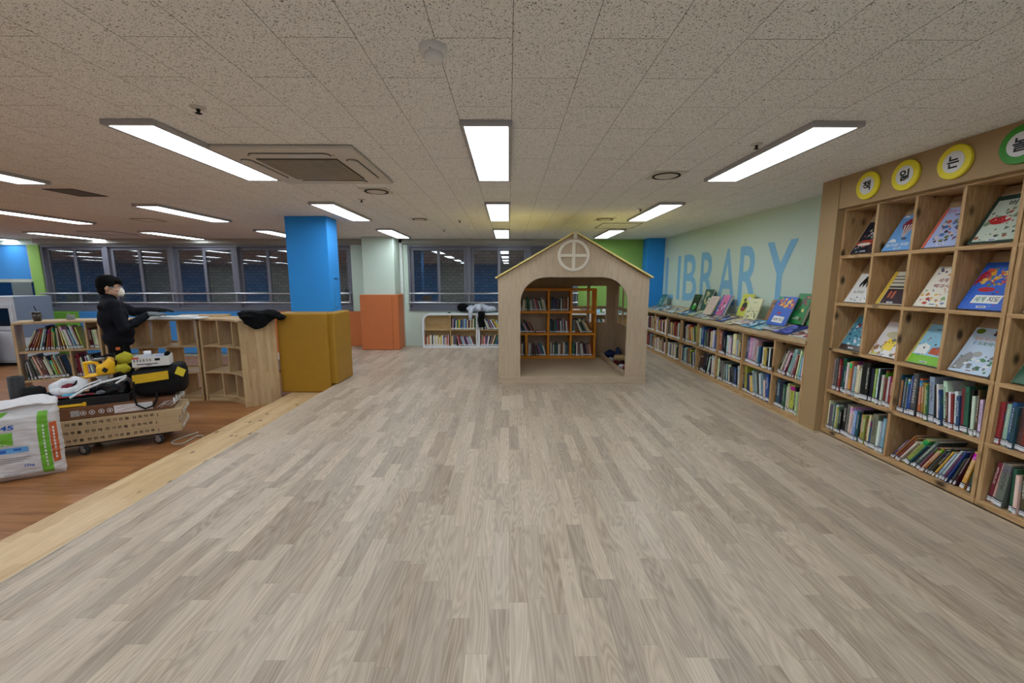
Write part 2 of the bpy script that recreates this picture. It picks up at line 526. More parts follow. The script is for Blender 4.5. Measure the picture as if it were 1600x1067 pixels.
# ---------------------------------------------------------------- windows
def glass_mat():
    t = NT('window_glass')
    t.b.inputs['Transmission Weight'].default_value = 1.0
    t.b.inputs['IOR'].default_value = 1.85
    return t.done(lin((225, 232, 240)), 0.015, 0.5)
M_GLASS = glass_mat()
def window(n, x0, x1, label):
    y = BACK + 0.02
    fr = MB()
    f = 0.045
    fr.box(x0, x1, y, y + 0.12, WZ0, WZ0 + f).box(x0, x1, y, y + 0.12, WZ1 - f, WZ1)
    fr.box(x0, x0 + f, y, y + 0.12, WZ0 + f, WZ1 - f).box(x1 - f, x1, y, y + 0.12, WZ0 + f, WZ1 - f)
    root = struct(fr.build('window_%d' % n, M_ALU, bevel=0.004), label, 'window')
    mid = (x0 + x1) / 2
    for k, (a, b, yy) in enumerate(((x0 + f, mid + 0.03, y + 0.07), (mid - 0.03, x1 - f, y + 0.03))):
        s = 0.062
        sa = MB()
        z0, z1 = WZ0 + f, WZ1 - f
        sa.box(a, b, yy, yy + 0.035, z0, z0 + s).box(a, b, yy, yy + 0.035, z1 - s, z1)
        sa.box(a, a + s, yy, yy + 0.035, z0 + s, z1 - s).box(b - s, b, yy, yy + 0.035, z0 + s, z1 - s)
        so = sa.build('sash', M_ALU, root, bevel=0.003)
        MB().box(a + s, b - s, yy + 0.014, yy + 0.020, z0 + s, z1 - s).build('pane', M_GLASS, so)
        MB().box(a + s, b - s, yy + 0.012, yy + 0.0225, z0 + s, z0 + s + 0.006).box(a + s, b - s, yy + 0.012, yy + 0.0225, z1 - s - 0.006, z1 - s).build('gasket', M_ALUD, so)
    return root
xs = [-9.95, -8.58, -7.20, -5.84, -4.50, B1[1]]
wl = ['grey sliding window beside the green wall strip', 'grey sliding window behind the man', 'grey sliding window above the white board', 'grey sliding window behind the black coat', 'grey sliding window hidden partly by the blue pillar']
for i in range(5): window(i + 1, xs[i], xs[i + 1], wl[i])
xs = [-2.16, -0.86, 0.44, B2[1]]
wl = ['grey sliding window above the empty white shelf', 'grey sliding window above the draped jackets', 'grey sliding window behind the playhouse roof']
for i in range(3): window(i + 6, xs[i], xs[i + 1], wl[i])
struct(MB().box(-9.95, B1[1], BACK - 0.03, BACK + 0.02, WZ0 - 0.03, WZ0).build('trim_5', M_ALU, bevel=0.004), 'grey sill under the long window bank', 'sill')
struct(MB().box(B2[0], B2[1], BACK - 0.03, BACK + 0.02, WZ0 - 0.03, WZ0).build('trim_6', M_ALU, bevel=0.004), 'grey sill above the white shelf', 'sill')
# window with a blue roller blind at the far end
mb = MB().box(-12.0, -10.18, BACK + 0.02, BACK + 0.1, 1.42, 1.46).box(-10.22, -10.18, BACK + 0.02, BACK + 0.1, 1.42, WZ1)
root = struct(MB().box(-12.0, -10.18, BACK + 0.03, BACK + 0.08, 1.415, 1.455).box(-10.23, -10.18, BACK + 0.03, BACK + 0.08, 1.455, WZ1).build('window_9', M_TRIMW), 'window closed by a plain blue roller blind', 'window')
MB().box(-12.0, -10.23, BACK + 0.03, BACK + 0.045, 1.455, WZ1).build('roller_blind', M_BLUEPAD, root)
# lower dark hatch
root = struct(MB().box(-12.0, -10.17, BACK - 0.02, BACK - 0.001, 1.385, 1.415).build('window_10', M_TRIMW), 'dark serving hatch below the blue blind', 'window')
MB().box(-12.0, -10.17, BACK - 0.012, BACK - 0.002, 1.0, 1.385).build('pane', mat('dark_blue_glass', (22, 52, 92), 0.12, 0.5), root)
MB().box(-10.62, -10.2, BACK - 0.02, BACK - 0.0125, 1.0, 1.385).build('curtain', mat('grey_curtain', (112, 122, 124), 0.8, 0.1), root)
# dark building outside
t = NT('dark_brick')
br = t.n('ShaderNodeTexBrick')
x, y, z = t.sep(t.obj())
t.l(t.xyz(x, z), br.inputs['Vector'])
br.inputs['Scale'].default_value = 3.2
br.inputs['Color1'].default_value = lin((186, 170, 166)); br.inputs['Color2'].default_value = lin((160, 146, 146)); br.inputs['Mortar'].default_value = lin((110, 104, 108))
struct(MB().box(-13, 5, 11.2, 11.4, -1, 4).build('wall_outside', t.done(br.outputs['Color'], 0.9, 0.1)), 'dark brick building outside the windows', 'wall')
struct(MB().box(-13, 5, BACK + 0.2, 11.2, -1.1, -1.0).build('floor_outside', mat('dark_ground', (40, 40, 44), 0.9, 0.1)), 'dark ground outside the windows', 'ground')

# ---------------------------------------------------------------- guard rails in front of the windows
def railing(x0, x1, label, posts):
    r = thing('window_railing', label, 'railing', (x0, BACK - 0.13, 0.9))
    for z in (1.15, 0.955):
        MB().tube([(0, 0, z - 0.9), (x1 - x0, 0, z - 0.9)], 0.016, 12).build('rail', M_STEEL, r)
    for p in posts:
        b = MB()
        for z in (1.15, 0.955):
            b.tube([(p - x0, 0, z - 0.9), (p - x0, 0.1, z - 0.9)], 0.009, 8)
            b.tube([(p - x0, 0.122, z - 0.9), (p - x0, 0.13, z - 0.9)], 0.025, 12)
        b.box(p - x0 - 0.01, p - x0 + 0.01, 0.085, 0.125, 0.03, 0.27)
        b.build('bracket', M_STEEL, r)
railing(-9.92, -3.40, 'long steel double guard rail before the window bank behind the man', (-9.9, -8.58, -7.2, -5.84, -4.5, -3.42))
railing(-2.15, 1.48, 'short steel double guard rail above the white shelf', (-2.13, -0.86, 0.44, 1.46))

# ---------------------------------------------------------------- ceiling lights
def emit(name, col, strength):
    t = NT(name)
    t.b.inputs['Emission Color'].default_value = col
    t.b.inputs['Emission Strength'].default_value = strength
    return t.done(lin((240, 245, 250)), 0.5, 0.2)
M_LED = emit('led_diffuser', (0.83, 0.93, 1.0, 1), LIGHT)
M_LFRAME = mat('grey_light_frame', (176, 172, 172), 0.5, 0.3)
def light(x, y, label, ly=1.31, lx=0.295):
    r = thing('ceiling_light', label, 'ceiling light', (x, y, CEIL), group='LED ceiling panels')
    a, b, f = lx / 2, ly / 2, 0.024
    m = MB()
    m.box(-a, a, -b, -b + f, -0.030, 0).box(-a, a, b - f, b, -0.030, 0)
    m.box(-a, -a + f, -b + f, b - f, -0.030, 0).box(a - f, a, -b + f, b - f, -0.030, 0)
    m.build('frame', M_LFRAME, r, bevel=0.003)
    MB().box(-a + f, a - f, -b + f, b - f, -0.026, -0.010).build('diffuser', M_LED, r)
ROW = [3.10, 5.48, 7.86]
WH = ['closest to the camera'.replace('closest to', 'in the row facing'), 'in the middle row', 'in the row by the windows']
rown = ['big LED panel', 'LED panel of the middle row', 'LED panel of the row by the windows']
cols = {-0.127: 'over the middle of the laminate floor', 1.85: 'over the low bookcase side of the room', -2.11: 'over the platform edge step'}
for cx, cn in cols.items():
    for j in range(3):
        light(cx, ROW[j], rown[j] + ' ' + cn)
for (x, y, l) in [(-4.20, 5.62, 'LED panel above the dolly and the man'), (-4.25, 7.98, 'LED panel half hidden by the top of the blue pillar'),
                  (-4.25, 3.25, 'LED panel cut by the picture edge over the old floor'), (-6.40, 5.85, 'LED panel over the filled end of the curved bookcase'),
                  (-6.42, 8.20, 'LED panel before the window behind the man'), (-8.55, 8.30, 'LED panel by the green wall strip'),
                  (-8.5, 5.9, 'LED panel in the far corner over the book steriliser'), (-10.5, 8.4, 'LED panel by the blue roller blind')]:
    light(x, y, l)
for x in (-10.6, -12.7, -14.8, -16.9):  # extra panels added out of view so the window glass reflects lights
    for y in (8.2, 5.9, 3.25, 0.72, -1.66):
        if (x, y) != (-10.6, 8.2): light(x, y, 'LED panel beyond the picture edge over the far part of the old floor')
# the part of the room behind the viewpoint
for x in (-8.5, -6.4, -4.25, -2.11, -0.127, 1.85):
    for y, nm in ((0.72, 'second'), (-1.66, 'last')):
        light(x, y, 'LED panel in the %s row behind the viewpoint, column %s' % (nm, {-8.5: 'six', -6.4: 'five', -4.25: 'four', -2.11: 'three', -0.127: 'two', 1.85: 'one'}[x]))
light(-6.4, 3.25, 'LED panel over the old floor beyond the picture edge')
light(-8.5, 3.25, 'LED panel beyond the picture edge near the end wall')

# ---------------------------------------------------------------- air conditioner, detector, speakers, sprinklers
M_PLAST = mat('off_white_plastic', (206, 198, 188), 0.5, 0.3, var=0.02)
M_LINE = mat('dark_joint', (40, 36, 32), 0.7, 0.1)
ac = thing('air_conditioner', 'ceiling cassette air conditioner with square grille', 'air conditioner', (-1.50, 3.37, CEIL - 0.001))
A = 0.47
MB().box(-A, A, -A - 0.03, A + 0.03, -0.028, 0).build('panel', M_PLAST, ac, bevel=0.012)
mb = MB()
N = 22
for i in range(N):
    p = -0.27 + 0.54 * i / (N - 1)
    mb.box(p - 0.004, p + 0.004, -0.28, 0.28, -0.042, -0.034)
    mb.box(-0.28, 0.28, p - 0.004, p + 0.004, -0.039, -0.034)
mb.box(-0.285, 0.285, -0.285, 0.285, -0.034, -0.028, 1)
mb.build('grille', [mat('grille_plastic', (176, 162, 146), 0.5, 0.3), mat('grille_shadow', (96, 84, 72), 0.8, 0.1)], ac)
for k in range(4):
    M = Matrix.Rotation(k * PI / 2, 4, 'Z')
    pts = []
    for (cx, s) in ((0.235, 1), (-0.235, -1)):
        for i in range(7):
            a = -PI / 2 + PI * i / 6
            pts.append((cx + s * 0.035 * math.cos(a), -0.375 + s * 0.035 * math.sin(a)))
    lo = MB().prism(pts, -0.038, -0.028, 0, M)
    ln = [(p[0] * 1.015, (p[1] + 0.375) * 1.12 - 0.375, -0.0285) for p in pts]
    lo.tube(ln, 0.0032, 6, 1, M, closed=True)
    lo.build('louver', [M_PLAST, M_LINE], ac)
MB().tube([(-0.36 + 0.06, -0.36, -0.0285), (0.30, -0.36, -0.0285)], 0.002, 6).build('seam', M_LINE, ac)

sd = thing('smoke_detector', 'round white smoke detector on the ceiling', 'smoke detector', (-0.29, 1.735, CEIL))
M_DET = mat('detector_plastic', (226, 224, 222), 0.5, 0.3, var=0.02)
MB().lathe([(0.055, 0), (0.055, -0.008), (0.052, -0.022), (0.0385, -0.024)][::-1], 36).build('base', M_DET, sd)
MB().lathe([(0.036, -0.022), (0.037, -0.030), (0.034, -0.046), (0.022, -0.050), (0.0, -0.051)][::-1], 36).build('sensor_dome', M_DET, sd)
MB().ball((-0.004, -0.0455, -0.0235), 0.0025, 0, None, 8, 6).build('indicator', M_LINE, sd)

def speaker(x, y, r, label):
    s = thing('ceiling_speaker', label, 'speaker', (x, y, CEIL), group='round ceiling speakers')
    MB().box(-r * 1.18, r * 1.18, -r * 1.18, r * 1.18, -0.006, 0).build('plate', M_PLAST, s, bevel=0.002)
    MB().lathe([(r * 0.99, -0.004), (r, -0.012), (r * 0.86, -0.012), (r * 0.86, -0.004)], 36, caps=False).build('ring_gap', M_LINE, s)
    MB().lathe([(0, -0.016), (r * 0.7, -0.015), (r * 0.85, -0.008), (r * 0.85, -0.004)], 36).build('diffuser', M_PLAST, s)
speaker(-1.31, 4.27, 0.115, 'round ceiling speaker on a square plate behind the air conditioner')
speaker(1.33, 3.64, 0.115, 'round ceiling speaker beside the LED panel over the low bookcase')
speaker(-1.28, 6.12, 0.10, 'round ceiling speaker between air conditioner and window')
speaker(1.38, 6.10, 0.115, 'round ceiling speaker before the access hatch')
def sprinkler(x, y, label):
    s = thing('sprinkler', label, 'sprinkler', (x, y, CEIL), group='ceiling sprinklers')
    MB().lathe([(0.036, 0), (0.034, -0.006), (0.014, -0.010)][::-1], 20).build('rosette', M_PLAST, s)
    MB().lathe([(0.010, -0.009), (0.008, -0.022), (0.003, -0.026), (0.016, -0.030), (0.016, -0.032), (0, -0.033)][::-1], 16).build('head', M_LINE, s)
sprinkler(-1.60, 2.29, 'sprinkler beyond the big LED panel over the step')
sprinkler(-1.61, 4.70, 'sprinkler behind the square-plate speaker')
sprinkler(1.62, 2.84, 'sprinkler beside the big LED panel over the low bookcase')
sprinkler(1.62, 5.25, 'sprinkler before the smaller panel over the low bookcase')
sprinkler(-0.72, 6.25, 'sprinkler near the middle row of panels')
sprinkler(-1.12, 7.35, 'small sprinkler near the panels by the window wall')
def hatch(x, y, wx, wy, label, dark=False):
    h = thing('access_hatch', label, 'hatch', (x, y, CEIL))
    m = MB()
    a, b, f = wx / 2, wy / 2, 0.012
    m.box(-a, a, -b, -b + f, -0.004, 0).box(-a, a, b - f, b, -0.004, 0).box(-a, -a + f, -b, b, -0.004, 0).box(a - f, a, -b, b, -0.004, 0)
    m.build('frame', M_LINE, h)
    MB().box(-a + f, a - f, -b + f, b - f, -0.002, 0.0).build('panel', mat('grey_vent', (110, 104, 96), 0.6, 0.2) if dark else M_CEIL, h)
hatch(1.75, 6.83, 0.62, 0.62, 'square access hatch outline behind the playhouse ridge')
hatch(-4.37, 4.38, 0.30, 0.36, 'small grey ceiling vent over the dolly', True)
hatch(-5.25, 6.25, 0.3, 0.3, 'small ceiling hatch before the window behind the man')
hatch(-7.4, 7.9, 0.6, 0.6, 'square access hatch outline near the green wall strip')
sd2 = thing('smoke_detector', 'small round detector near the panels by the windows', 'smoke detector', (-0.62, 6.95, CEIL))
MB().lathe([(0.05, 0), (0.045, -0.02), (0.03, -0.035), (0, -0.036)][::-1], 24).build('base', M_DET, sd2)

# ================================================================ books
PAL = {'w': (226, 226, 220), 'k': (24, 24, 28), 'b': (36, 84, 172), 't': (28, 96, 108), 'y': (226, 186, 30), 'r': (184, 40, 36), 'o': (214, 100, 40),
       'g': (40, 118, 62), 'l': (156, 190, 48), 'n': (28, 36, 78), 'm': (116, 26, 44), 'p': (222, 150, 168), 'v': (104, 62, 134), 'c': (224, 206, 160),
       's': (130, 184, 214), 'a': (112, 118, 118), 'u': (104, 72, 46), 'e': (78, 92, 84)}
PAL = {k: tuple(0.66 * c + 0.34 * (0.3 * v[0] + 0.59 * v[1] + 0.11 * v[2]) for c in v) for k, v in PAL.items()}
PNAME = {'w': 'white', 'k': 'black', 'b': 'blue', 't': 'teal', 'y': 'yellow', 'r': 'red', 'o': 'orange', 'g': 'green', 'l': 'lime green', 'n': 'navy',
         'm': 'maroon', 'p': 'pink', 'v': 'violet', 'c': 'cream', 's': 'pale blue', 'a': 'grey', 'u': 'brown', 'e': 'grey-green'}
ORD = ('first second third fourth fifth sixth seventh eighth ninth tenth eleventh twelfth thirteenth fourteenth fifteenth sixteenth seventeenth eighteenth '
       'nineteenth twentieth twenty-first twenty-second twenty-third twenty-fourth twenty-fifth twenty-sixth twenty-seventh twenty-eighth twenty-ninth thirtieth').split()

def mat_book():
    t = NT('printed_book_cover')
    oi = t.n('ShaderNodeObjectInfo')
    g = t.gen()
    x, y, z = t.sep(g)
    rnd = oi.outputs['Random']
    dark = t.mix(t.math('GREATER_THAN', t.math('FRACT', t.math('MULTIPLY', rnd, 7.31)), 0.5), lin((240, 240, 232)), lin((40, 34, 34)))
    # spine title: small dashes of ink in the middle of the spine
    n = t.noise(t.xyz(t.math('MULTIPLY', x, 5.0), 0.0, t.math('ADD', t.math('MULTIPLY', z, 46.0), t.math('MULTIPLY', rnd, 90.0))), 1.0, 1.0)
    inx = t.math('MULTIPLY', t.math('GREATER_THAN', x, 0.28), t.math('LESS_THAN', x, 0.72))
    lo = t.math('ADD', 0.3, t.math('MULTIPLY', t.math('FRACT', t.math('MULTIPLY', rnd, 3.7)), 0.2))
    inz = t.math('MULTIPLY', t.math('GREATER_THAN', z, lo), t.math('LESS_THAN', z, 0.88))
    ink = t.math('MULTIPLY', t.math('MULTIPLY', inx, inz), t.math('GREATER_THAN', n, 0.53))
    ink = t.math('MULTIPLY', ink, t.math('LESS_THAN', y, 0.03))
    # coloured band near the head on some books
    band = t.math('MULTIPLY', t.math('GREATER_THAN', z, 0.80), t.math('LESS_THAN', z, 0.95))
    band = t.math('MULTIPLY', band, t.math('GREATER_THAN', t.math('FRACT', t.math('MULTIPLY', rnd, 13.7)), 0.72))
    c2 = t.n('ShaderNodeHueSaturation')
    t.l(oi.outputs['Color'], c2.inputs['Color'])
    t.l(rnd, c2.inputs['Hue'])
    c2.inputs['Saturation'].default_value = 1.2
    # loose picture patches on the boards
    pic = t.step(t.noise(t.xyz(rnd, t.math('MULTIPLY', y, 4.0), t.math('MULTIPLY', z, 5.0)), 1.0, 2.0), 0.5, 0.56)
    pic = t.math('MULTIPLY', t.math('MULTIPLY', pic, 0.5), t.math('GREATER_THAN', y, 0.04))
    c = t.mix(band, oi.outputs['Color'], c2.outputs['Color'])
    c = t.mix(pic, c, c2.outputs['Color'])
    c = t.mix(t.math('MULTIPLY', ink, 0.85), c, dark)
    return t.done(c, 0.38, 0.4)
M_BOOK = mat_book()
M_PAGE = mat('book_pages', (224, 214, 192), 0.8, 0.1, var=0.04, vs=60)
M_CALLW = mat('white_call_label', (226, 228, 232), 0.4, 0.35, var=0.01)
M_CALLK = mat('dark_call_band', (30, 30, 52), 0.4, 0.35, var=0.01)

def book_meshes():
    hub = {}
    cv = MB()
    cv.box(0, 0.10, 0.02, 1, 0, 1).box(0.90, 1, 0.02, 1, 0, 1)
    # gently rounded spine
    pts = []
    for i in range(7):
        a = PI * i / 6
        pts.append((0.5 - 0.5 * math.cos(a), 0.02 - 0.018 * math.sin(a)))
    pts = pts + [(1.0, 0.028), (0.0, 0.028)]
    cv.prism(pts, 0, 1)
    o = cv.build('book', M_BOOK); hub['cover'] = o.data; bpy.data.objects.remove(o)
    o = MB().box(0.10, 0.90, 0.028, 0.97, 0.012, 0.985).build('pages', M_PAGE); hub['pages'] = o.data; bpy.data.objects.remove(o)
    lb = MB()
    for k, (z0, z1, m) in enumerate(((0.03, 0.105, 0), (0.105, 0.118, 1), (0.118, 0.14, 0), (0.14, 0.165, 1))):
        lb.box(0.03, 0.97, -0.004, 0.06, z0, z1, m)
    o = lb.build('call_label', [M_CALLW, M_CALLK]); hub['label'] = o.data; bpy.data.objects.remove(o)
    return hub
BK = book_meshes()
NBOOK = [0]
def put_book(M, t, d, h, code, label, group, tagged=True):
    o = bpy.data.objects.new('book', BK['cover'])
    COL.objects.link(o)
    o.matrix_world = M @ Matrix.Diagonal((t, d, h, 1))
    c = PAL[code]
    j = [max(6, min(245, v * random.uniform(0.86, 1.1) + random.uniform(-6, 6))) for v in c]
    o.color = lin(j)
    tag(o, label, 'book', group)
    p = bpy.data.objects.new('pages', BK['pages']); COL.objects.link(p); p.parent = o
    if tagged:
        q = bpy.data.objects.new('call_label', BK['label']); COL.objects.link(q); q.parent = o
    NBOOK[0] += 1
    return o

def layout(seq, width, hmax, lean, fillw, rng):
    """[(code, x, t, h, d, angle)] for the spines of one compartment"""
    its = []
    for ch in seq:
        big = ch.isupper()
        t = rng.uniform(0.9, 1.5) * (1.9 if big else 1.0)
        h = hmax * (rng.uniform(0.88, 0.96) if big else rng.uniform(0.68, 0.9))
        its.append([ch.lower(), t, h, rng.uniform(0.17, 0.21)])
    n = len(its)
    lean = lean if isinstance(lean, (list, tuple)) else [lean] * n
    lean = list(lean) + [lean[-1]] * (n - len(lean))
    lean = [math.radians(a) for a in lean]
    out = []
    ov = sum(max(its[i][2], its[i + 1][2]) * (math.tan(lean[i]) - math.tan(lean[i + 1])) for i in range(n - 1) if lean[i] > lean[i + 1] + 1e-4)
    if max(lean) > 0.08: ov += max(lean[-1], 0) and its[-1][2] * math.sin(lean[-1])
    if min(lean) < -0.08: ov += lean[0] < 0 and its[0][2] * math.sin(-lean[0])
    tot = sum(i[1] / math.cos(a) for i, a in zip(its, lean))
    k = (width * fillw - ov) / tot
    x = 0.0 + (its[0][2] * math.sin(-lean[0]) if lean[0] < -0.08 else 0.0)
    pa = None
    for it, a in zip(its, lean):
        t = it[1] * k
        if pa is not None and a < pa - 1e-4:      # fan: leave a wedge at the foot
            x += max(ph_, it[2]) * (math.tan(pa) - math.tan(a))
        out.append((it[0], x, t, it[2], it[3], a))
        x += t / math.cos(a) + 0.0006
        pa = a; ph_ = it[2]
    return out

def place(item, front, hcell):
    code, x, t, h, d, a = item
    # a>0: head leans towards +x, resting on the +x corner; a<0: the other way
    if a >= 0:
        R = Matrix.Translation((x + t / math.cos(a), 0, 0)) @ Matrix.Rotation(a, 4, 'Y') @ Matrix.Translation((-t, 0, 0))
    else:
        R = Matrix.Translation((x, 0, 0)) @ Matrix.Rotation(a, 4, 'Y')
    return Matrix.Translation((0, front, 0.0012)) @ R

def fill(M, width, hcell, seq, cell, endname, lean=0.0, fillw=0.985, front=0.02, group=None, seed=0):
    rng = random.Random(seed + 11)
    its = layout(seq, width, hcell, lean, fillw, rng)
    for i, it in enumerate(its):
        adj = 'thick' if seq[i].isupper() else ('slim' if it[2] < 0.019 else 'upright')
        if abs(it[5]) > 0.12: adj = 'leaning' if not seq[i].isupper() else 'thick leaning'
        lab = '%s %s book, %s from %s, %s' % (adj, PNAME[it[0]], ORD[i], endname, cell)
        put_book(M @ place(it, front + rng.uniform(0, 0.02), hcell), it[2], it[4], it[3], it[0], lab, group)

REST = []
def fill_rest(M, width, hcell, n, lean=0.0, fillw=0.97, front=0.02, seed=0, codes='wkbtyrognmpvcsauwcaknr', dscale=1.0):
    rng = random.Random(seed + 5)
    seq = ''.join(rng.choice(codes) for _ in range(n))
    for it in layout(seq, width, hcell, lean, fillw, rng):
        REST.append((M @ place(it, front, hcell), it[2], it[4] * dscale, it[3], it[0]))
def build_rest():
    keys = sorted(PAL)
    mats_ = [mat('book_cover_' + PNAME[k].replace(' ', '_'), PAL[k], 0.4, 0.35, var=0.1, vs=30) for k in keys] + [M_CALLW, M_PAGE]
    mb = MB()
    for M, t, d, h, c in REST:
        mi = keys.index(c)
        mb.box(0, t * 0.1, 0.002, d, 0, h, mi, M).box(t * 0.9, t, 0.002, d, 0, h, mi, M).box(0, t, 0, 0.004, 0, h, mi, M)
        mb.box(t * 0.1, t * 0.9, 0.004, d * 0.97, 0.003, h * 0.985, len(keys) + 1, M)
        mb.box(t * 0.05, t * 0.95, -0.0008, 0.003, h * 0.04, h * 0.15, len(keys), M)
    o = mb.build('books', mats_)
    o['kind'] = 'stuff'
    tag(o, 'many small book spines filling the farther compartments, white shelf and orange shelf', 'books')

# ================================================================ picture books shown face-on
INK = {}
def ink(c):
    c = tuple(int(v) for v in c)
    if c not in INK: INK[c] = mat('printed_ink_%d' % len(INK), c, 0.35, 0.4, var=0.03, vs=40)
    return INK[c]
def disc(cx, cy, rx, ry, n=20):
    return [(cx + rx * math.cos(2 * PI * i / n), cy + ry * math.sin(2 * PI * i / n)) for i in range(n)]
def face_book(M, w, h, t, col, art, label, group='picture books displayed cover forward', callno=True, xs=None):
    """cover in the local plane x right, y up, z out of the cover"""
    o = MB().box(0, w, 0, h, -0.0022, 0).box(0, w, 0, h, -t, -t + 0.0022).box(0, 0.003, 0, h, -t + 0.0022, -0.0022).build('picture_book', ink(col))
    o.matrix_world = M
    tag(o, label, 'book', group)
    MB().box(0.003, w - 0.003, 0.003, h - 0.003, -t + 0.0022, -0.0022).build('pages', M_PAGE, o)
    mats_ = []; mb = MB(); tx = MB(); tm = []
    if xs is None: xs = 0.82 if group == 'picture books displayed cover forward' else 1.0
    def squeeze(a):
        a = list(a)
        if a[0] == 't': a[2] *= xs; a[3] *= xs
        elif a[0] == 'e': a[1] *= xs; a[3] *= (xs + 1) / 2
        elif a[0] == 'p': a[1] = [(q[0] * xs, q[1]) for q in a[1]]
        return a
    if xs != 1.0: art = [squeeze(a) for a in art]
    def idx(lst, c):
        m = ink(c)
        if m not in lst: lst.append(m)
        return lst.index(m)
    for k, a in enumerate(art):
        z = 0.0004 + 0.00012 * k
        if a[0] == 'r':
            x0, y0, x1, y1 = a[1] * w, a[2] * h, a[3] * w, a[4] * h
            mb.add([(x0, y0, z), (x1, y0, z), (x1, y1, z), (x0, y1, z)], [(0, 1, 2, 3)], idx(mats_, a[5]))
        elif a[0] == 'e':
            p = disc(a[1] * w, a[2] * h, a[3] * w, a[4] * h)
            mb.add([(q[0], q[1], z) for q in p], [tuple(range(len(p)))], idx(mats_, a[5]))
        elif a[0] == 'p':
            mb.add([(q[0] * w, q[1] * h, z) for q in a[1]], [tuple(range(len(a[1])))], idx(mats_, a[2]))
        elif a[0] == 's':       # scatter of little drawings: seed, n, box, colours, size
            rg = random.Random(a[1])
            for q in range(a[2]):
                cx = rg.uniform(a[3], a[5]); cy = rg.uniform(a[4], a[6]); r = a[8] * rg.uniform(0.5, 1.3)
                n = rg.choice((3, 4, 5, 6, 7))
                ph = rg.uniform(0, 6)
                pts = [((cx + r * rg.uniform(0.6, 1.2) * math.cos(ph + 2 * PI * i / n)) * w, cy * h + r * w * rg.uniform(0.5, 1.1) * math.sin(ph + 2 * PI * i / n)) for i in range(n)]
                pts = [(min(max(x, 0.01 * w), 0.99 * w), min(max(y, 0.01 * h), 0.99 * h)) for x, y in pts]
                mb.add([(x, y, z + 0.00001 * q) for x, y in pts], [tuple(range(n))], idx(mats_, a[7][q % len(a[7])]))
        elif a[0] == 't':       # lettering
            letters(tx, a[1], Matrix.Identity(4), a[2] * w, a[3] * w, a[4] * h, a[5] * h, idx(tm, a[6]), 0.0004 + 0.00012 * (len(art) + 1), 0.012)
    if mb.f: mb.build('cover_pattern', mats_, o)
    if tx.f: tx.build('title_lettering', tm, o)
    if callno:
        c = MB().box(0.40 * w, 0.60 * w, 0.035 * h, 0.075 * h, 0.0, 0.0030).box(0.43 * w, 0.57 * w, 0.047 * h, 0.063 * h, 0.0030, 0.0034, 1)
        c.build('call_label', [M_CALLW, M_CALLK], o)
    return o

# ================================================================ tall bookcase by the viewpoint
PINE_A = ((206, 170, 124), (168, 128, 84))
def pine(axis): return wood('pine_board', PINE_A[0], PINE_A[1], axis, 1.0, knots=0.25, rough=0.45)
M_MDF = mat('brown_panel', (172, 142, 102), 0.55, 0.3, var=0.03, vs=3)
XF = 2.92
tc = thing('tall_bookcase', 'tall pine bookcase with open compartments under round letter signs', 'bookcase', (XF, 3.90, 0))
def T(x0, x1, y0, y1, z0, z1, m=0): return MB().box(x0 - XF, x1 - XF, y0 - 3.90, y1 - 3.90, z0, z1)
T(2.86, RIGHT, 3.695, 3.90, 0.0, CEIL).build('pilaster', M_MDF, tc, bevel=0.003)
T(2.865, 2.905, 1.0, 3.693, 2.022, CEIL).build('header_panel', M_MDF, tc, bevel=0.003)
T(3.222, RIGHT, 1.0, 3.69, 0.0, 2.02).build('back_panel', pine('y'), tc)
ROWZ = [0.02, 0.40, 0.78, 1.19, 1.60, 2.005]
TH = 0.026
for k, z in enumerate(ROWZ):
    for (a, b) in ((2.402, 3.69), (1.0, 2.398)):
        T(XF, 3.222, a, b, z, z + TH if k else 0.056).build('shelf', pine('y'), tc, bevel=0.0015)
for y in (3.679, 2.416, 2.384, 1.02):
    for k in range(5):
        T(XF + 0.001, 3.222, y - 0.012, y + 0.012, ROWZ[k] + (TH if k else 0.036), ROWZ[k + 1]).build('upright', pine('z'), tc, bevel=0.0015)
for y0 in (3.36, 3.045, 2.73, 2.07, 1.74, 1.41):
    for k in (2, 3, 4):
        T(XF + 0.001, 3.222, y0 - 0.011, y0 + 0.011, ROWZ[k] + TH, ROWZ[k + 1]).build('divider', pine('z'), tc, bevel=0.0015)
for y0 in (3.035, 1.72):
    for k in (0, 1):
        T(XF + 0.001, 3.222, y0 - 0.011, y0 + 0.011, ROWZ[k] + (TH if k else 0.036), ROWZ[k + 1]).build('divider', pine('z'), tc, bevel=0.0015)
struct(MB().box(2.845, 2.86, 3.69, 8.7, 0, 0.012).box(2.905, XF, 1.0, 3.69, 0, 0.012).box(2.845, 2.92, 3.68, 3.695, 0, 0.012).build('baseboard_right', mat('pale_skirting', (196, 176, 148), 0.5, 0.3)), 'pale strip at the foot of the bookcases', 'skirting')

# slanted boards that carry the face-on books
for k in (2, 3, 4):
    for (ya, yb) in ((3.665, 3.374), (3.346, 3.059), (3.031, 2.744), (2.716, 2.430), (2.369, 2.083), (2.055, 1.755)):
        Mb = frame((XF + 0.052 - XF, ya - 3.90, ROWZ[k] + TH + 0.002), (0, -1, 0), (math.sin(0.50), 0, math.cos(0.50)))
        hb = (ROWZ[k + 1] - ROWZ[k] - TH) / math.cos(0.50) - 0.012
        MB().box(0, ya - yb, 0, hb, -0.008, 0, 0, Mb).build('display_board', wood('pale_ply_board', (198, 170, 132), (176, 146, 108), 'y', 1.0), tc)

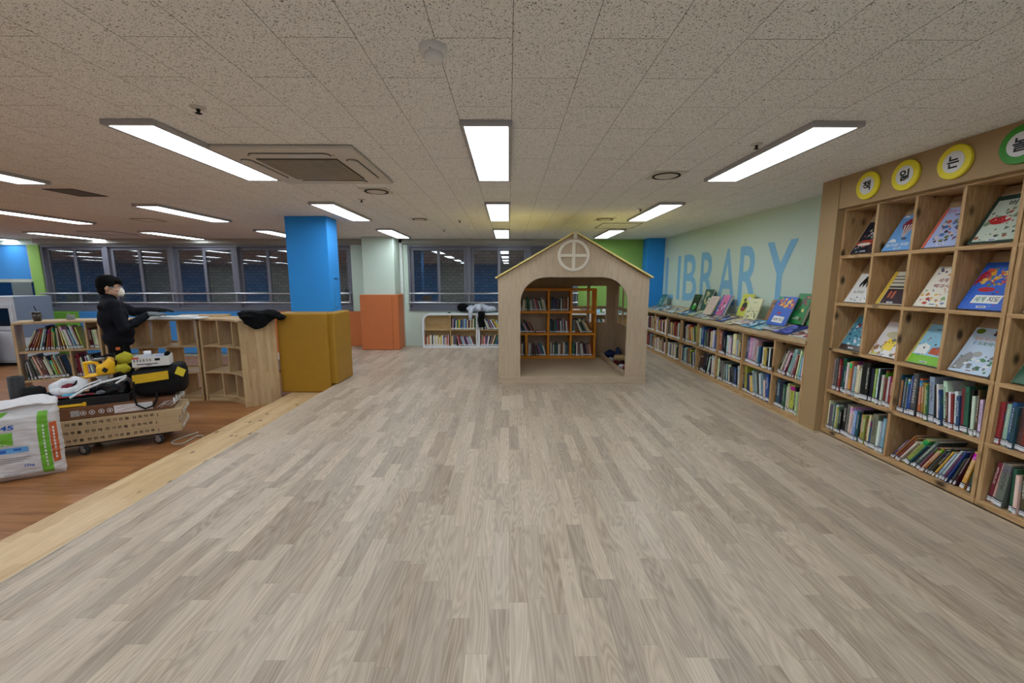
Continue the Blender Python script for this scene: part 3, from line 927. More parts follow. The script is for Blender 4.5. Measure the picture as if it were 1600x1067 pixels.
# round letter signs on the header
M_SY = mat('sign_yellow', (240, 222, 50), 0.45, 0.35, var=0.02)
M_SG = mat('sign_green', (62, 150, 44), 0.45, 0.35, var=0.03)
M_SW = mat('sign_white', (228, 226, 224), 0.35, 0.4, var=0.02)
M_SK = mat('sign_black', (16, 16, 18), 0.4, 0.35)
for ch, y, z, mm, lab in (('책', 3.40, 2.155, M_SY, 'round yellow sign with a black character, the one beside the mint wall'),
                          ('읽', 3.085, 2.157, M_SY, 'round yellow sign with a black character, second from the mint wall'),
                          ('는', 2.755, 2.157, M_SY, 'round yellow sign with a black character, next to the green one'),
                          ('놀', 2.405, 2.157, M_SG, 'round green sign with a black character at the picture edge')):
    s = thing('round_sign', lab, 'sign', (2.8635, y, z), 0, 'round letter signs on the bookcase header')
    M = frame((0, 0, 0), (0, -1, 0), (0, 0, 1))
    MB().lathe([(0.103, 0.0), (0.105, 0.004), (0.105, 0.016), (0.102, 0.019)], 48, 0, M).build('disc', mm, s)
    MB().lathe([(0.0655, 0.019), (0.0655, 0.0215)], 48, 0, M).build('letter_field', M_SW, s)
    lt = MB(); letters(lt, ch, M, -0.036, 0.036, -0.038, 0.038, 0, 0.0222, 0.03); lt.build('lettering', M_SK, s)

# spines in the tall bookcase
GB = 'books standing in the tall bookcase'
def tcell(yl, z): return frame((XF, yl, z), (0, -1, 0), (1, 0, 0))
fill(tcell(3.665, ROWZ[1] + TH), 0.615, 0.335, 'pArrTtwyyoswccKKnlgwnwrcrrg', 'upper book row, first tall bay', 'window end', group=GB, seed=1)
fill(tcell(3.020, ROWZ[1] + TH), 0.59, 0.335, 'tonacbbEoolgSkwbWuwrwbrGkwuwk', 'upper book row, second bay', 'window end', [0] * 7 + [-1, -3, -4, -5, -6, -6, -7, -8, -8, -8, -7, -7, -7, -6, -6, -5, -5, -5, -4, -3], group=GB, seed=2, fillw=0.96)
fill(tcell(3.665, 0.056), 0.615, 0.315, 'caawygkKAcwstkylocbAwssws', 'bottom row, first bay', 'window end', 1, group=GB, seed=3)
fill(tcell(3.020, 0.056), 0.59, 0.31, 'voorclLtnAamcoeukyswvbemYt', 'bottom row, second bay', 'window end', [33, 33, 33, 33, 33, 32, 32, 32, 31, 31, 30, 30, 29, 29, 28, 28, 27, 26, 25, 24, 23, 21, 19, 17, 12, 8], group=GB, seed=4, fillw=0.975)
fill(tcell(2.370, ROWZ[1] + TH), 0.34, 0.335, 'rsbturwwywscbr', 'upper row, bay cut by picture edge', 'window end', group=GB, seed=5)
fill(tcell(2.370, 0.056), 0.34, 0.31, 'rpAgcuybtrwk', 'bottom row, bay cut by picture edge', 'window end', [6, 6, 4, -3, -3, -4, -5, -6, -6, -7, -7, -7], group=GB, seed=6, fillw=0.95)

# face-on books in the tall bookcase
def tface(yl, z, lean=29): 
    a = math.radians(lean)
    return frame((XF + 0.030, yl, z + 0.011), (0, -1, 0), (math.sin(a), 0, math.cos(a)))
BY = [3.655, 3.34, 3.025, 2.712]
Z1, Z2, Z3 = ROWZ[4] + TH, ROWZ[3] + TH, ROWZ[2] + TH
K = (20, 20, 24); WT = (236, 236, 232)
sky = (112, 168, 228)
ribs = [('p', [(0.52 + 0.30 * math.cos(PI * i / 6) * 1.0, 0.70 + 0.2 * math.sin(PI * i / 6)) for i in range(7)] + [(0.58, 0.36), (0.46, 0.36)], (142, 40, 58))]
for q in (-0.62, -0.2, 0.2, 0.62):
    ribs.append(('p', [(0.52 + 0.30 * q - 0.028, 0.72 - abs(q) * 0.02), (0.52 + 0.30 * q + 0.028, 0.72 - abs(q) * 0.02), (0.52 + 0.06 * q + 0.008, 0.37), (0.52 + 0.06 * q - 0.008, 0.37)], (238, 232, 226)))
face_book(tface(3.62, Z1), 0.235, 0.30, 0.014, (22, 28, 44), [('s', 4, 60, 0.03, 0.02, 0.97, 0.6, [(40, 70, 120), (150, 60, 50), (210, 200, 190), (50, 110, 100)], 0.04), ('s', 3, 26, 0.1, 0.2, 0.95, 0.75, [(60, 120, 130), (200, 90, 60), (40, 60, 120), (90, 150, 110), (220, 200, 180)], 0.05), ('e', 0.45, 0.32, 0.4, 0.10, (196, 70, 48)), ('e', 0.45, 0.28, 0.3, 0.05, (236, 220, 210)), ('t', '바다', 0.45, 0.95, 0.55, 0.68, WT)], 'dark sea picture book in the top row, compartment beside the pilaster')
face_book(tface(3.318, Z1), 0.25, 0.31, 0.014, sky, ribs + [('r', 0.44, 0.29, 0.60, 0.345, (60, 60, 90)), ('p', [(0.02, 0.24), (0.40, 0.24), (0.30, 0.32), (0.16, 0.34)], (238, 240, 244)), ('p', [(0.05, 0.93), (0.32, 0.93), (0.24, 0.98), (0.12, 0.99)], (238, 240, 244)), ('t', '놀라운 여행', 0.08, 0.95, 0.11, 0.20, WT)], 'sky blue picture book with a striped balloon in the top row')
face_book(tface(2.998, Z1), 0.25, 0.31, 0.014, (172, 186, 226), [('r', 0, 0, 0.08, 1, (232, 110, 90)), ('s', 9, 60, 0.2, 0.12, 0.98, 0.66, [(60, 40, 40), (196, 92, 60), (110, 120, 60), (230, 200, 180), (120, 60, 90), (70, 110, 170)], 0.06), ('t', '인형 마을에서', 0.14, 0.98, 0.86, 0.95, (206, 92, 110)), ('r', 0.35, 0.79, 0.98, 0.82, (120, 50, 60))], 'pale blue picture book with a crowd and red spine in the top row')
face_book(tface(2.70, Z1, 28.6), 0.262, 0.335, 0.018, (44, 66, 58), [('r', 0.08, 0.04, 0.98, 0.90, (196, 206, 190)), ('s', 5, 40, 0.12, 0.06, 0.95, 0.7, [(120, 140, 110), (150, 90, 70), (90, 110, 90), (210, 200, 180), (60, 50, 44)], 0.055), ('e', 0.45, 0.47, 0.26, 0.085, (186, 32, 40)), ('s', 6, 14, 0.26, 0.42, 0.62, 0.52, [(244, 226, 220)], 0.014), ('t', '버섯', 0.42, 0.86, 0.76, 0.88, K)], 'green mushroom picture book with a red cap in the top row')
face_book(tface(3.625, Z2), 0.215, 0.275, 0.02, (232, 230, 226), [('p', [(0.28, 0.62), (0.42, 0.90), (0.75, 0.96), (0.98, 0.92), (0.98, 0.66), (0.9, 0.52), (0.82, 0.66), (0.72, 0.5), (0.62, 0.68), (0.52, 0.5), (0.44, 0.66), (0.34, 0.5)], K), ('t', '누구지?', 0.2, 0.8, 0.30, 0.40, (70, 60, 60)), ('s', 12, 12, 0.12, 0.06, 0.92, 0.22, [K], 0.035)], 'white picture book with a big black animal shape in the second row')
face_book(tface(3.315, Z2), 0.24, 0.285, 0.018, (206, 196, 176), [('r', 0, 0, 0.14, 1, (214, 180, 70)), ('r', 0.14, 0.5, 1, 0.56, (60, 60, 62)), ('r', 0.14, 0.64, 1, 0.67, (60, 60, 62)), ('r', 0.14, 0.75, 1, 0.78, (60, 60, 62)), ('r', 0.14, 0.84, 1, 0.87, (60, 60, 62)), ('r', 0.16, 0.02, 1, 0.47, (56, 36, 44)), ('r', 0.28, 0.2, 0.36, 0.40, (176, 92, 60)), ('r', 0.42, 0.18, 0.5, 0.40, (176, 92, 60))], 'dark brown and grey striped picture book in the second row')
face_book(tface(2.998, Z2), 0.25, 0.32, 0.014, (236, 230, 214), [('s', 23, 26, 0.03, 0.02, 0.97, 0.44, [(210, 150, 110), (110, 120, 160), (190, 90, 80)], 0.03), ('s', 21, 16, 0.05, 0.02, 0.97, 0.42, [(206, 140, 80), (140, 170, 110), (186, 60, 60), (120, 140, 190), (230, 190, 80)], 0.06), ('s', 22, 12, 0.1, 0.72, 0.97, 0.98, [(80, 60, 90), (110, 120, 160), (200, 140, 80)], 0.06), ('t', '세계 음식', 0.30, 0.98, 0.60, 0.70, (150, 60, 76)), ('t', '백과사전', 0.26, 0.98, 0.46, 0.56, (150, 60, 76))], 'cream food encyclopedia with red title in the second row')
face_book(tface(2.70, Z2, 28.6), 0.262, 0.335, 0.014, (54, 104, 204), [('s', 31, 34, 0.15, 0.55, 0.98, 0.85, [(232, 170, 50), (214, 90, 60), (240, 200, 90), (190, 70, 110)], 0.09), ('p', [(0.02, 0.5), (0.3, 0.72), (0.2, 0.86), (0.03, 0.75)], (176, 40, 60)), ('r', 0.55, 0.80, 0.98, 0.97, (150, 40, 100)), ('s', 34, 60, 0.25, 0.5, 0.97, 0.9, [(220, 130, 60), (240, 206, 80), (150, 60, 110), (90, 150, 80)], 0.035), ('s', 33, 16, 0.05, 0.05, 0.95, 0.5, [(40, 70, 160), (90, 150, 220), (200, 60, 60)], 0.03), ('e', 0.44, 0.42, 0.2, 0.05, (186, 40, 56)), ('p', [(0.25, 0.13), (0.96, 0.13), (0.98, 0.30), (0.28, 0.30)], WT), ('t', '세계', 0.31, 0.58, 0.16, 0.27, (40, 120, 60)), ('t', '지도', 0.65, 0.94, 0.16, 0.27, K)], 'blue world map picture book with white title box in the second row')
face_book(tface(3.625, Z3), 0.235, 0.325, 0.016, (84, 150, 172), [('s', 41, 50, 0.05, 0.1, 0.97, 0.8, [(24, 30, 40), (210, 220, 226), (60, 100, 120), (150, 70, 60)], 0.055), ('r', 0, 0, 1, 0.14, (60, 44, 40)), ('t', '바다로', 0.3, 0.9, 0.82, 0.92, (150, 200, 210))], 'teal picture book with small dark drawings in the third row')
face_book(tface(3.315, Z3), 0.24, 0.30, 0.016, (222, 216, 214), [('s', 51, 30, 0.02, 0.02, 0.98, 0.5, [(150, 110, 80), (190, 176, 60), (206, 120, 60), (110, 110, 90)], 0.08), ('e', 0.6, 0.63, 0.34, 0.10, (196, 186, 150)), ('p', [(0.40, 0.2), (0.80, 0.17), (0.84, 0.5), (0.46, 0.52)], (240, 206, 40)), ('e', 0.55, 0.41, 0.02, 0.02, K), ('e', 0.70, 0.40, 0.02, 0.02, K)], 'pale picture book with a yellow square figure in the third row')
face_book(tface(2.998, Z3), 0.25, 0.315, 0.014, (150, 202, 226), [('r', 0, 0, 1, 0.22, (128, 190, 52)), ('r', 0, 0, 0.04, 1, (216, 196, 80)), ('p', [(0.08, 0.24), (0.5, 0.24), (0.5, 0.46), (0.28, 0.52), (0.08, 0.44)], WT), ('p', [(0.56, 0.27), (0.98, 0.25), (0.98, 0.42), (0.78, 0.46), (0.58, 0.42)], (190, 84, 44)), ('s', 61, 26, 0.08, 0.2, 0.96, 0.75, [(40, 60, 80), (90, 140, 170), (190, 70, 60), (240, 240, 236)], 0.035), ('t', '우리 동네', 0.35, 0.98, 0.84, 0.90, K)], 'light blue picture book with a green meadow in the third row')
face_book(tface(2.70, Z3, 29), 0.235, 0.325, 0.014, (198, 216, 236), [('p', [(0.02, 0.04), (0.35, 0.06), (0.5, 0.4), (0.3, 0.46), (0.1, 0.3)], (150, 150, 152)), ('e', 0.55, 0.42, 0.12, 0.06, (170, 170, 170)), ('s', 71, 30, 0.05, 0.06, 0.95, 0.4, [(120, 120, 124), (70, 110, 80), (90, 140, 100), (226, 230, 234)], 0.06), ('e', 0.2, 0.92, 0.12, 0.06, (96, 120, 40)), ('s', 72, 6, 0.5, 0.78, 0.98, 0.95, [(60, 44, 60), (120, 50, 60)], 0.05), ('t', '꼬마 지니의', 0.16, 0.80, 0.72, 0.79, (206, 120, 70)), ('t', '오토바이', 0.34, 0.92, 0.62, 0.70, (44, 110, 60)), ('t', '무', 0.2, 0.30, 0.61, 0.70, (60, 130, 190))], 'pale blue picture book with grey animals and coloured title in the third row')
face_book(tface(2.4625, Z3, 29) @ Matrix.Translation((0, 0.0, 0)), 0.032, 0.29, 0.014, (44, 40, 44), [('s', 81, 10, 0.1, 0.1, 0.9, 0.6, [(210, 200, 180), (150, 120, 80)], 0.2)], 'slim dark picture book squeezed beside the pale blue one', callno=False)
face_book(tface(2.345, Z3), 0.25, 0.25, 0.014, (52, 96, 70), [('e', 0.45, 0.25, 0.2, 0.12, (206, 60, 66))], 'dark green picture book at the picture edge in the third row')
face_book(tface(2.345, Z2), 0.25, 0.28, 0.014, (206, 210, 230), [('s', 91, 20, 0.1, 0.1, 0.9, 0.7, [(120, 130, 190), (220, 120, 120)], 0.07)], 'pale lilac picture book at the picture edge in the second row')

# ================================================================ low bookcase along the mint wall
lb = thing('low_bookcase', 'long low two-row pine bookcase along the mint wall', 'bookcase', (2.86, 3.90, 0))
def Lb(x0, x1, y0, y1, z0, z1): return MB().box(x0 - 2.86, x1 - 2.86, y0 - 3.90, y1 - 3.90, z0, z1)
LY = [3.905, 4.375, 4.985, 5.60, 6.21, 6.82, 7.43, 8.05, 8.68]
M_COUNTER = wood('pale_counter', (206, 182, 146), (178, 150, 112), 'y', 1.0, rough=0.35)
LM, LT = 0.425, 0.80
Lb(2.845, RIGHT - 0.001, 3.902, 8.70, LT, 0.838).build('countertop', M_COUNTER, lb, bevel=0.003)
Lb(2.87, 3.215, 3.902, 8.70, LT - 0.028, LT).build('top_board', pine('y'), lb, bevel=0.0015)
Lb(2.86, 3.215, 3.902, 8.70, 0.012, 0.062).build('base_board', pine('y'), lb, bevel=0.0015)
Lb(3.215, 3.232, 3.902, 8.70, 0.012, LT).build('back_panel', pine('y'), lb)
for i in range(8):
    Lb(2.865, 3.215, LY[i] + 0.012, LY[i + 1] - 0.012, LM - 0.026, LM).build('shelf', pine('y'), lb, bevel=0.0015)
for i, y in enumerate(LY):
    for (z0, z1) in ((0.062, LM - 0.026), (LM - 0.026, LT - 0.028)):
        Lb(2.862, 3.215, y - (0.012 if i else -0.0), y + 0.012 if i else y + 0.02, z0, z1).build('divider', pine('z'), lb, bevel=0.0015)
GL = 'books standing in the low bookcase'
def lcell(i, z): return frame((2.866, LY[i + 1] - 0.014, z), (0, -1, 0), (1, 0, 0))
def lw(i): return LY[i + 1] - LY[i] - 0.03
HU, HL = LT - 0.028 - LM, LM - 0.026 - 0.062
bn = ['bay touching tall case', 'second bay from tall case', 'third bay from tall case', 'fourth bay from tall case', 'fifth bay from tall case']
up = [('KccmwmSprwsww', [24, 24, 23, 23, 22, 21, 19, 17, 13, 10, 6, 4, 3]), ('BPPpsbkwykwkw', [5, 5, 4, 4, 3, 2, 1, 0]), ('ONkwwcwaCpsync', 0), ('wbBamgamkcywsBk', 0), ('KpwlorycKlw', [0, -4, -6, -8, -9, -10, -11, -11, -11, -11, -11])]
dn = [('uTNgcccYkcck', 0), ('nLnbyySsewSwBg', [-4, -5, -6, -8, -10, -12, -12, -12, -11, -10, -9, -8, -6, -4]), ('wKawasbwnkwnbkws', [0, 0, 0, -2, -4, -5, -6]), ('umKnkwnCcw', [22, 21, 20, 19, 17, 14, 10, 0]), ('wnswaomykwbw', [0, 0, 0, -3, -4, -6, -8, -8])]
for i in range(5):
    fill(lcell(i, LM), lw(i), HU * 0.98, up[i][0], 'upper row, ' + bn[i], 'window end', up[i][1], 0.96 if i else 0.93, group=GL, seed=20 + i)
    fill(lcell(i, 0.062), lw(i), HL * 0.98, dn[i][0], 'lower row, ' + bn[i], 'window end', dn[i][1], 0.955, group=GL, seed=40 + i)
for i in range(5, 8):
    fill_rest(lcell(i, LM), lw(i), HU * 0.95, 17, 0, 0.95, seed=60 + i)
    fill_rest(lcell(i, 0.062), lw(i), HL * 0.95, 16, -5 if i == 7 else 0, 0.95, seed=70 + i)

# wall lettering
wl_ = thing('wall_lettering', 'large pale blue LIBRARY lettering on the mint wall', 'lettering', (RIGHT, 8.6, 1.06))
M_LET = mat('blue_wall_letter', (136, 190, 224), 0.7, 0.2, var=0.02)
ML = frame((-0.0012, 0, 0), (0, -1, 0), (0, 0, 1))
for ch, y0, y1 in (('L', 8.60, 8.16), ('I', 8.00, 7.86), ('B', 7.73, 7.17), ('R', 7.04, 6.53), ('A', 6.44, 5.92), ('R', 5.86, 5.38), ('Y', 5.26, 4.70)):
    m = MB()
    if ch in 'LI':
        h = 0.82
        m.box(8.6 - y0, 8.6 - y0 + 0.13, 0, h, 0, 0.002, 0, ML)
        if ch == 'L': m.box(8.6 - y0 + 0.13, 8.6 - y1, 0, 0.085, 0, 0.002, 0, ML)
    else:
        letters(m, ch, ML, 8.6 - y0, 8.6 - y1, 0, 0.82, 0, 0.001, 0.012)
    m.build('letter', M_LET, wl_)

# face-on books standing on the low bookcase
def lface(y, x0, lean, tw=0.0):
    z = 0.880 + (x0 - 2.868) * SLOPE
    a = math.radians(lean); b = math.radians(tw)
    return frame((x0, y, z), (math.sin(b), -math.cos(b), 0), (math.sin(a) * math.cos(b), math.sin(a) * math.sin(b), math.cos(a)))
SLOPE = 0.30
MB().prism([(0.012, 0.8385), (0.368, 0.8385), (0.368, 0.8385 + 0.356 * SLOPE)], 0.004, 4.79, 0, frame((0, 4.797, 0), (1, 0, 0), (0, 0, 1))).build('display_slope', M_COUNTER, lb)
GF = 'picture books standing on the low bookcase'
dino = lambda: [('p', [(0.30, 0.55), (0.36, 0.72), (0.50, 0.86), (0.66, 0.93), (0.93, 0.92), (0.95, 0.84), (0.75, 0.80), (0.70, 0.75), (0.88, 0.60), (0.84, 0.57), (0.60, 0.68), (0.48, 0.66), (0.42, 0.52), (0.2, 0.4), (0.14, 0.46)], (96, 84, 70)), ('p', [(0.72, 0.84), (0.93, 0.885), (0.93, 0.90), (0.68, 0.91)], (206, 120, 92)), ('p', [(0.72, 0.76), (0.85, 0.63), (0.66, 0.70)], (176, 60, 60)), ('t', '공룡', 0.36, 0.66, 0.14, 0.24, WT), ('r', 0.22, 0.155, 0.34, 0.185, WT), ('r', 0.34, 0.43, 0.66, 0.455, K), ('r', 0.36, 0.37, 0.68, 0.395, K), ('e', 0.72, 0.45, 0.08, 0.055, (230, 206, 120)), ('e', 0.80, 0.16, 0.09, 0.06, (90, 60, 40))]
def plain(seed, cols, n=24, size=0.08): return [('s', seed, n, 0.06, 0.08, 0.94, 0.92, cols, size)]
face_book(lface(4.265, 3.10, 20), 0.265, 0.35, 0.03, (30, 134, 66), dino(), 'thick green dinosaur book standing beside the tall bookcase', GF, False)
face_book(lface(4.555, 3.10, 18, -4), 0.235, 0.34, 0.03, (30, 134, 66), dino(), 'green dinosaur book standing behind the blue world map book', GF, False)
face_book(lface(4.76, 2.99, 24, 6), 0.275, 0.345, 0.014, (48, 100, 200), [('s', 131, 34, 0.2, 0.6, 0.95, 0.92, [(232, 170, 50), (214, 90, 60), (240, 200, 90), (150, 60, 130)], 0.09), ('r', 0, 0.86, 0.3, 1, (70, 150, 130)), ('e', 0.42, 0.42, 0.1, 0.04, (186, 40, 56)), ('p', [(0.22, 0.1), (0.8, 0.08), (0.82, 0.3), (0.24, 0.32)], WT), ('t', '세계 지도', 0.27, 0.77, 0.14, 0.25, K)], 'blue world map book standing on the low bookcase', GF, False)
face_book(lface(4.97, 3.10, 20), 0.24, 0.25, 0.014, (150, 102, 62), plain(141, [(70, 50, 40), (110, 76, 50)], 18), 'brown picture book behind the world map book', GF, False)
face_book(lface(5.33, 3.04, 18), 0.27, 0.27, 0.014, (226, 224, 178), [('s', 151, 44, 0.05, 0.05, 0.95, 0.45, [(50, 70, 40), (80, 90, 60)], 0.035), ('s', 152, 24, 0.1, 0.45, 0.9, 0.62, [(120, 120, 90)], 0.018), ('t', '알이요', 0.4, 0.65, 0.78, 0.84, (90, 90, 60))], 'cream picture book covered with dark dots', GF, False)
face_book(lface(5.60, 3.10, 16), 0.26, 0.30, 0.014, (206, 210, 84), [('e', 0.45, 0.45, 0.22, 0.18, (40, 34, 36)), ('e', 0.35, 0.72, 0.1, 0.08, (50, 44, 40)), ('e', 0.40, 0.3, 0.2, 0.1, (140, 50, 54)), ('e', 0.66, 0.78, 0.15, 0.1, (226, 210, 226))], 'yellow-green picture book with a dark bear figure', GF, False)
face_book(lface(6.06, 3.02, 24), 0.25, 0.31, 0.03, (52, 92, 176), [('r', 0.16, 0, 0.88, 1, (206, 96, 150)), ('s', 161, 20, 0.2, 0.1, 0.85, 0.6, [(60, 40, 70), (150, 50, 100), (230, 200, 210)], 0.09)], 'blue and pink picture book leaning beside the beige map book', GF, False)
face_book(lface(6.33, 2.98, 26), 0.25, 0.30, 0.014, (218, 196, 182), plain(171, [(206, 170, 160), (200, 190, 190), (210, 160, 140)], 40, 0.05), 'beige pink map-like picture book', GF, False)
face_book(lface(6.68, 3.10, 14), 0.27, 0.34, 0.02, (62, 98, 92), [('s', 181, 16, 0.1, 0.3, 0.6, 0.9, [(206, 196, 150), (190, 180, 130)], 0.12), ('r', 0.62, 0.35, 0.95, 0.6, WT), ('t', '숲', 0.7, 0.86, 0.42, 0.55, K)], 'tall grey-green picture book with cream leaves', GF, False)
face_book(lface(6.96, 3.05, 18), 0.26, 0.27, 0.02, (18, 32, 26), [('e', 0.5, 0.35, 0.16, 0.1, WT), ('s', 191, 8, 0.2, 0.05, 0.8, 0.3, [(60, 170, 70)], 0.12), ('s', 192, 6, 0.2, 0.8, 0.9, 0.95, [(30, 90, 50)], 0.09)], 'black and dark green picture book', GF, False)
face_book(lface(8.42, 3.02, 28), 0.24, 0.25, 0.02, (66, 130, 128), [('s', 201, 8, 0.2, 0.2, 0.8, 0.7, [(220, 230, 226)], 0.07)], 'small teal picture book at the window end of the low bookcase', GF, False)
face_book(lface(4.02, 3.13, 14), 0.11, 0.22, 0.012, (196, 212, 236), [('r', 0, 0.4, 1, 0.7, (70, 110, 200))], 'white and blue booklet standing beside the tall pilaster', GF, False)

# flat books on the low bookcase
GFL = 'picture books lying flat on the low bookcase'
rg = random.Random(5)
flat = [('white picture book with a brown animal', (226, 226, 226), [(120, 80, 60), (90, 90, 110), (190, 60, 60)]), ('dark blue starry picture book', (56, 64, 150), [(120, 130, 220), (40, 40, 100)]),
        ('grey and white picture book', (206, 206, 206), [(120, 110, 100), (160, 160, 160)]), ('turquoise sea picture book', (104, 178, 204), [(220, 236, 240), (70, 140, 170), (230, 210, 180)]),
        ('light blue picture book with a white whale', (128, 190, 222), [(236, 240, 244), (60, 100, 150)]), ('white picture book with small pink figures', (232, 224, 220), [(220, 170, 170), (150, 150, 160)]),
        ('cream picture book with orange trees', (230, 222, 196), [(214, 140, 70), (140, 150, 90)]), ('navy picture book with yellow dots', (52, 72, 130), [(230, 196, 90), (120, 150, 210)]),
        ('white comic picture book with black figures', (228, 228, 224), [(30, 30, 34), (140, 60, 80)]), ('pale green picture book with a brown hill', (196, 212, 176), [(90, 80, 50), (60, 60, 44)]),
        ('white picture book with a purple bear', (230, 228, 232), [(90, 50, 60), (150, 190, 220)]), ('lime picture book with blue cover drawing', (206, 214, 130), [(70, 120, 170), (240, 240, 220)]),
        ('slate blue picture book', (88, 120, 142), [(150, 190, 200), (50, 70, 90)]), ('blue picture book with white clouds', (70, 122, 178), [(236, 240, 244), (40, 80, 130)]),
        ('yellow and white picture book', (232, 214, 150), [(236, 236, 230), (170, 120, 70)]), ('pale blue picture book with grey fish', (170, 204, 218), [(90, 110, 130), (240, 240, 240)]),
        ('cream picture book with a dark road', (214, 202, 176), [(70, 60, 56), (150, 120, 90)]), ('dark teal picture book with white letters', (52, 90, 98), [(220, 226, 226)]),
        ('white picture book with green leaves', (224, 228, 218), [(90, 140, 80), (60, 100, 70)]), ('grey picture book with a blue band', (176, 184, 188), [(70, 110, 160)])]
y = 4.10
for i, (nm, c, cols_) in enumerate(flat):
    wd = rg.uniform(0.21, 0.26)
    ang = rg.uniform(-5, 5)
    x0 = 2.868 + rg.uniform(0, 0.02)
    row2 = i % 2
    M = frame((x0 + 0.012, y, 0.8395 + 0.0155 + (i % 3) * 0.0095), (math.sin(math.radians(ang)), -math.cos(math.radians(ang)), 0), (math.cos(math.radians(ang)), math.sin(math.radians(ang)), SLOPE))
    M = M @ Matrix.Translation((-wd / 2, 0.0, 0.0))
    face_book(M, wd, 0.245, 0.0065, c, plain(300 + i, cols_, 22, 0.16), nm + ' lying flat, ' + ORD[i] + ' from the tall bookcase', GFL, False)
    y += wd * rg.uniform(0.86, 1.0)

# ================================================================ playhouse
def ply(axis): return wood('birch_plywood', (204, 184, 158), (184, 162, 136), axis, 0.7, rough=0.5)
HX, HY = 0.875, 5.60
ph = thing('playhouse', 'plywood playhouse with arched opening and yellow pitched roof', 'playhouse', (HX, HY, 0))
X0, X1 = -0.143 - HX, 1.894 - HX
EZ, RZ = 1.452, 2.045
HD = 1.72
def P(x0, x1, y0, y1, z0, z1): return MB().box(x0, x1, y0, y1, z0, z1)
# front with arch: polygon in x,z
def arch(x0, x1, z0, zt, r, n=10):
    p = [(x0, z0), (x0, zt - r)]
    p += [(x0 + r - r * math.cos(PI / 2 * i / n), zt - r + r * math.sin(PI / 2 * i / n)) for i in range(1, n + 1)]
    p += [(x1 - r + r * math.sin(PI / 2 * i / n), zt - r + r * math.cos(PI / 2 * i / n)) for i in range(n + 1)]
    p += [(x1, z0)]
    return p
MF = frame((0, 0.022, 0), (1, 0, 0), (0, 0, 1))
hole = arch(0.157 - HX, 1.610 - HX, 0.10, 1.46, 0.35)
mid = 0.0
def half(sign):
    pts = [p for p in hole if (p[0] <= mid + 1e-6) == (sign < 0) and abs(p[0] - mid) > 0.02]
    if sign < 0:
        poly = [(X0, 0.10)] + [(pts[0][0], 0.10)] + pts[1:] + [(mid - 0.001, 1.46), (mid - 0.001, RZ - 0.015), (X0, EZ - 0.012)]
        return poly
    poly = [(mid + 0.001, RZ - 0.015), (mid + 0.001, 1.46)] + pts[:-1] + [(pts[-1][0], 0.10), (X1, 0.10), (X1, EZ - 0.012)]
    return poly
for s in (-1, 1):
    MB().prism(half(s), 0.0, 0.022, 0, MF).build('front_panel', ply('z'), ph)
P(X0 - 0.01, X1 + 0.015, -0.012, 0.012, 0.0, 0.098).build('plinth', ply('x'), ph, bevel=0.003)
P(X0, X1, 0.012, HD, 0.0, 0.085).build('floor_board', ply('x'), ph)
P(0.16 - HX, 1.61 - HX, -0.004, 0.03, 0.0855, 0.094).build('threshold_strip', mat('metal_threshold', (180, 176, 170), 0.35, 0.5, metal=0.7), ph)
def pierced(u0, u1, z0, z1, us, zs, y0, y1, M=None):
    """wall with rectangular window holes: us, zs lists of (lo, hi)"""
    m = MB()
    zb = [z0] + [v for p in zs for v in p] + [z1]
    for k in range(0, len(zb), 2): m.box(u0, u1, y0, y1, zb[k], zb[k + 1], 0, M)
    for (a, b) in zs:
        ub = [u0] + [v for p in us for v in p] + [u1]
        for k in range(0, len(ub), 2): m.box(ub[k], ub[k + 1], y0, y1, a, b, 0, M)
    return m
ZS = [(0.69, 0.922), (0.972, 1.325)]
pierced(X0 + 0.02, X1 - 0.02, 0.085, 1.44, [(1.09 - HX, 1.38 - HX), (1.43 - HX, 1.722 - HX)], ZS, HD - 0.02, HD).build('back_panel', ply('z'), ph)
MS = Matrix.Rotation(PI / 2, 4, 'Z')
sidewin = [(6.52 - HY, 6.785 - HY), (6.83 - HY, 7.10 - HY)]
pierced(0.023, HD, 0.085, 1.44, sidewin, ZS, -X1, -X1 + 0.02, MS).build('side_panel', ply('z'), ph)
pierced(0.023, HD, 0.085, 1.44, sidewin, ZS, -X0 - 0.02, -X0, MS).build('side_panel', ply('z'), ph)
MBk = frame((0, HD, 0), (1, 0, 0), (0, 0, 1))
MB().prism([(X0 + 0.02, 1.441), (X1 - 0.02, 1.441), (X1 - 0.02, EZ - 0.02), (0, RZ - 0.03), (X0 + 0.02, EZ - 0.02)], 0.0, 0.02, 0, MBk).build('back_gable', ply('z'), ph)
M_ROOF = mat('yellow_roof_paint', (222, 200, 120), 0.5, 0.3, var=0.02)
M_REDGE = mat('pale_yellow_edge', (226, 206, 130), 0.5, 0.3, var=0.03)
for s in (-1, 1):
    sl = math.atan2(RZ - EZ, HX + 0.165 if s < 0 else 1.93 - HX)
    L = math.hypot(RZ - EZ, 1.045) + 0.012
    M = Matrix.Translation((0, 0, RZ)) @ Matrix.Rotation(sl if s > 0 else -sl, 4, 'Y')
    r = MB().box(0 if s > 0 else -L, L if s > 0 else 0, -0.035, HD + 0.03, -0.004, 0.014, 0, M)
    r.box(0 if s > 0 else -L, L if s > 0 else 0, -0.041, -0.0352, -0.006, 0.014, 1, M)
    r.build('roof_panel', [M_ROOF, M_REDGE], ph)
P(-0.022, 0.024, -0.055, -0.0415, RZ - 0.085, RZ + 0.005).build('ridge_block', mat('pale_birch', (206, 192, 170), 0.5, 0.3), ph, bevel=0.003)
MB().box(-0.02, 0.02, -0.041, 0.3, RZ - 0.05, RZ - 0.005).build('ridge_beam', ply('y'), ph)
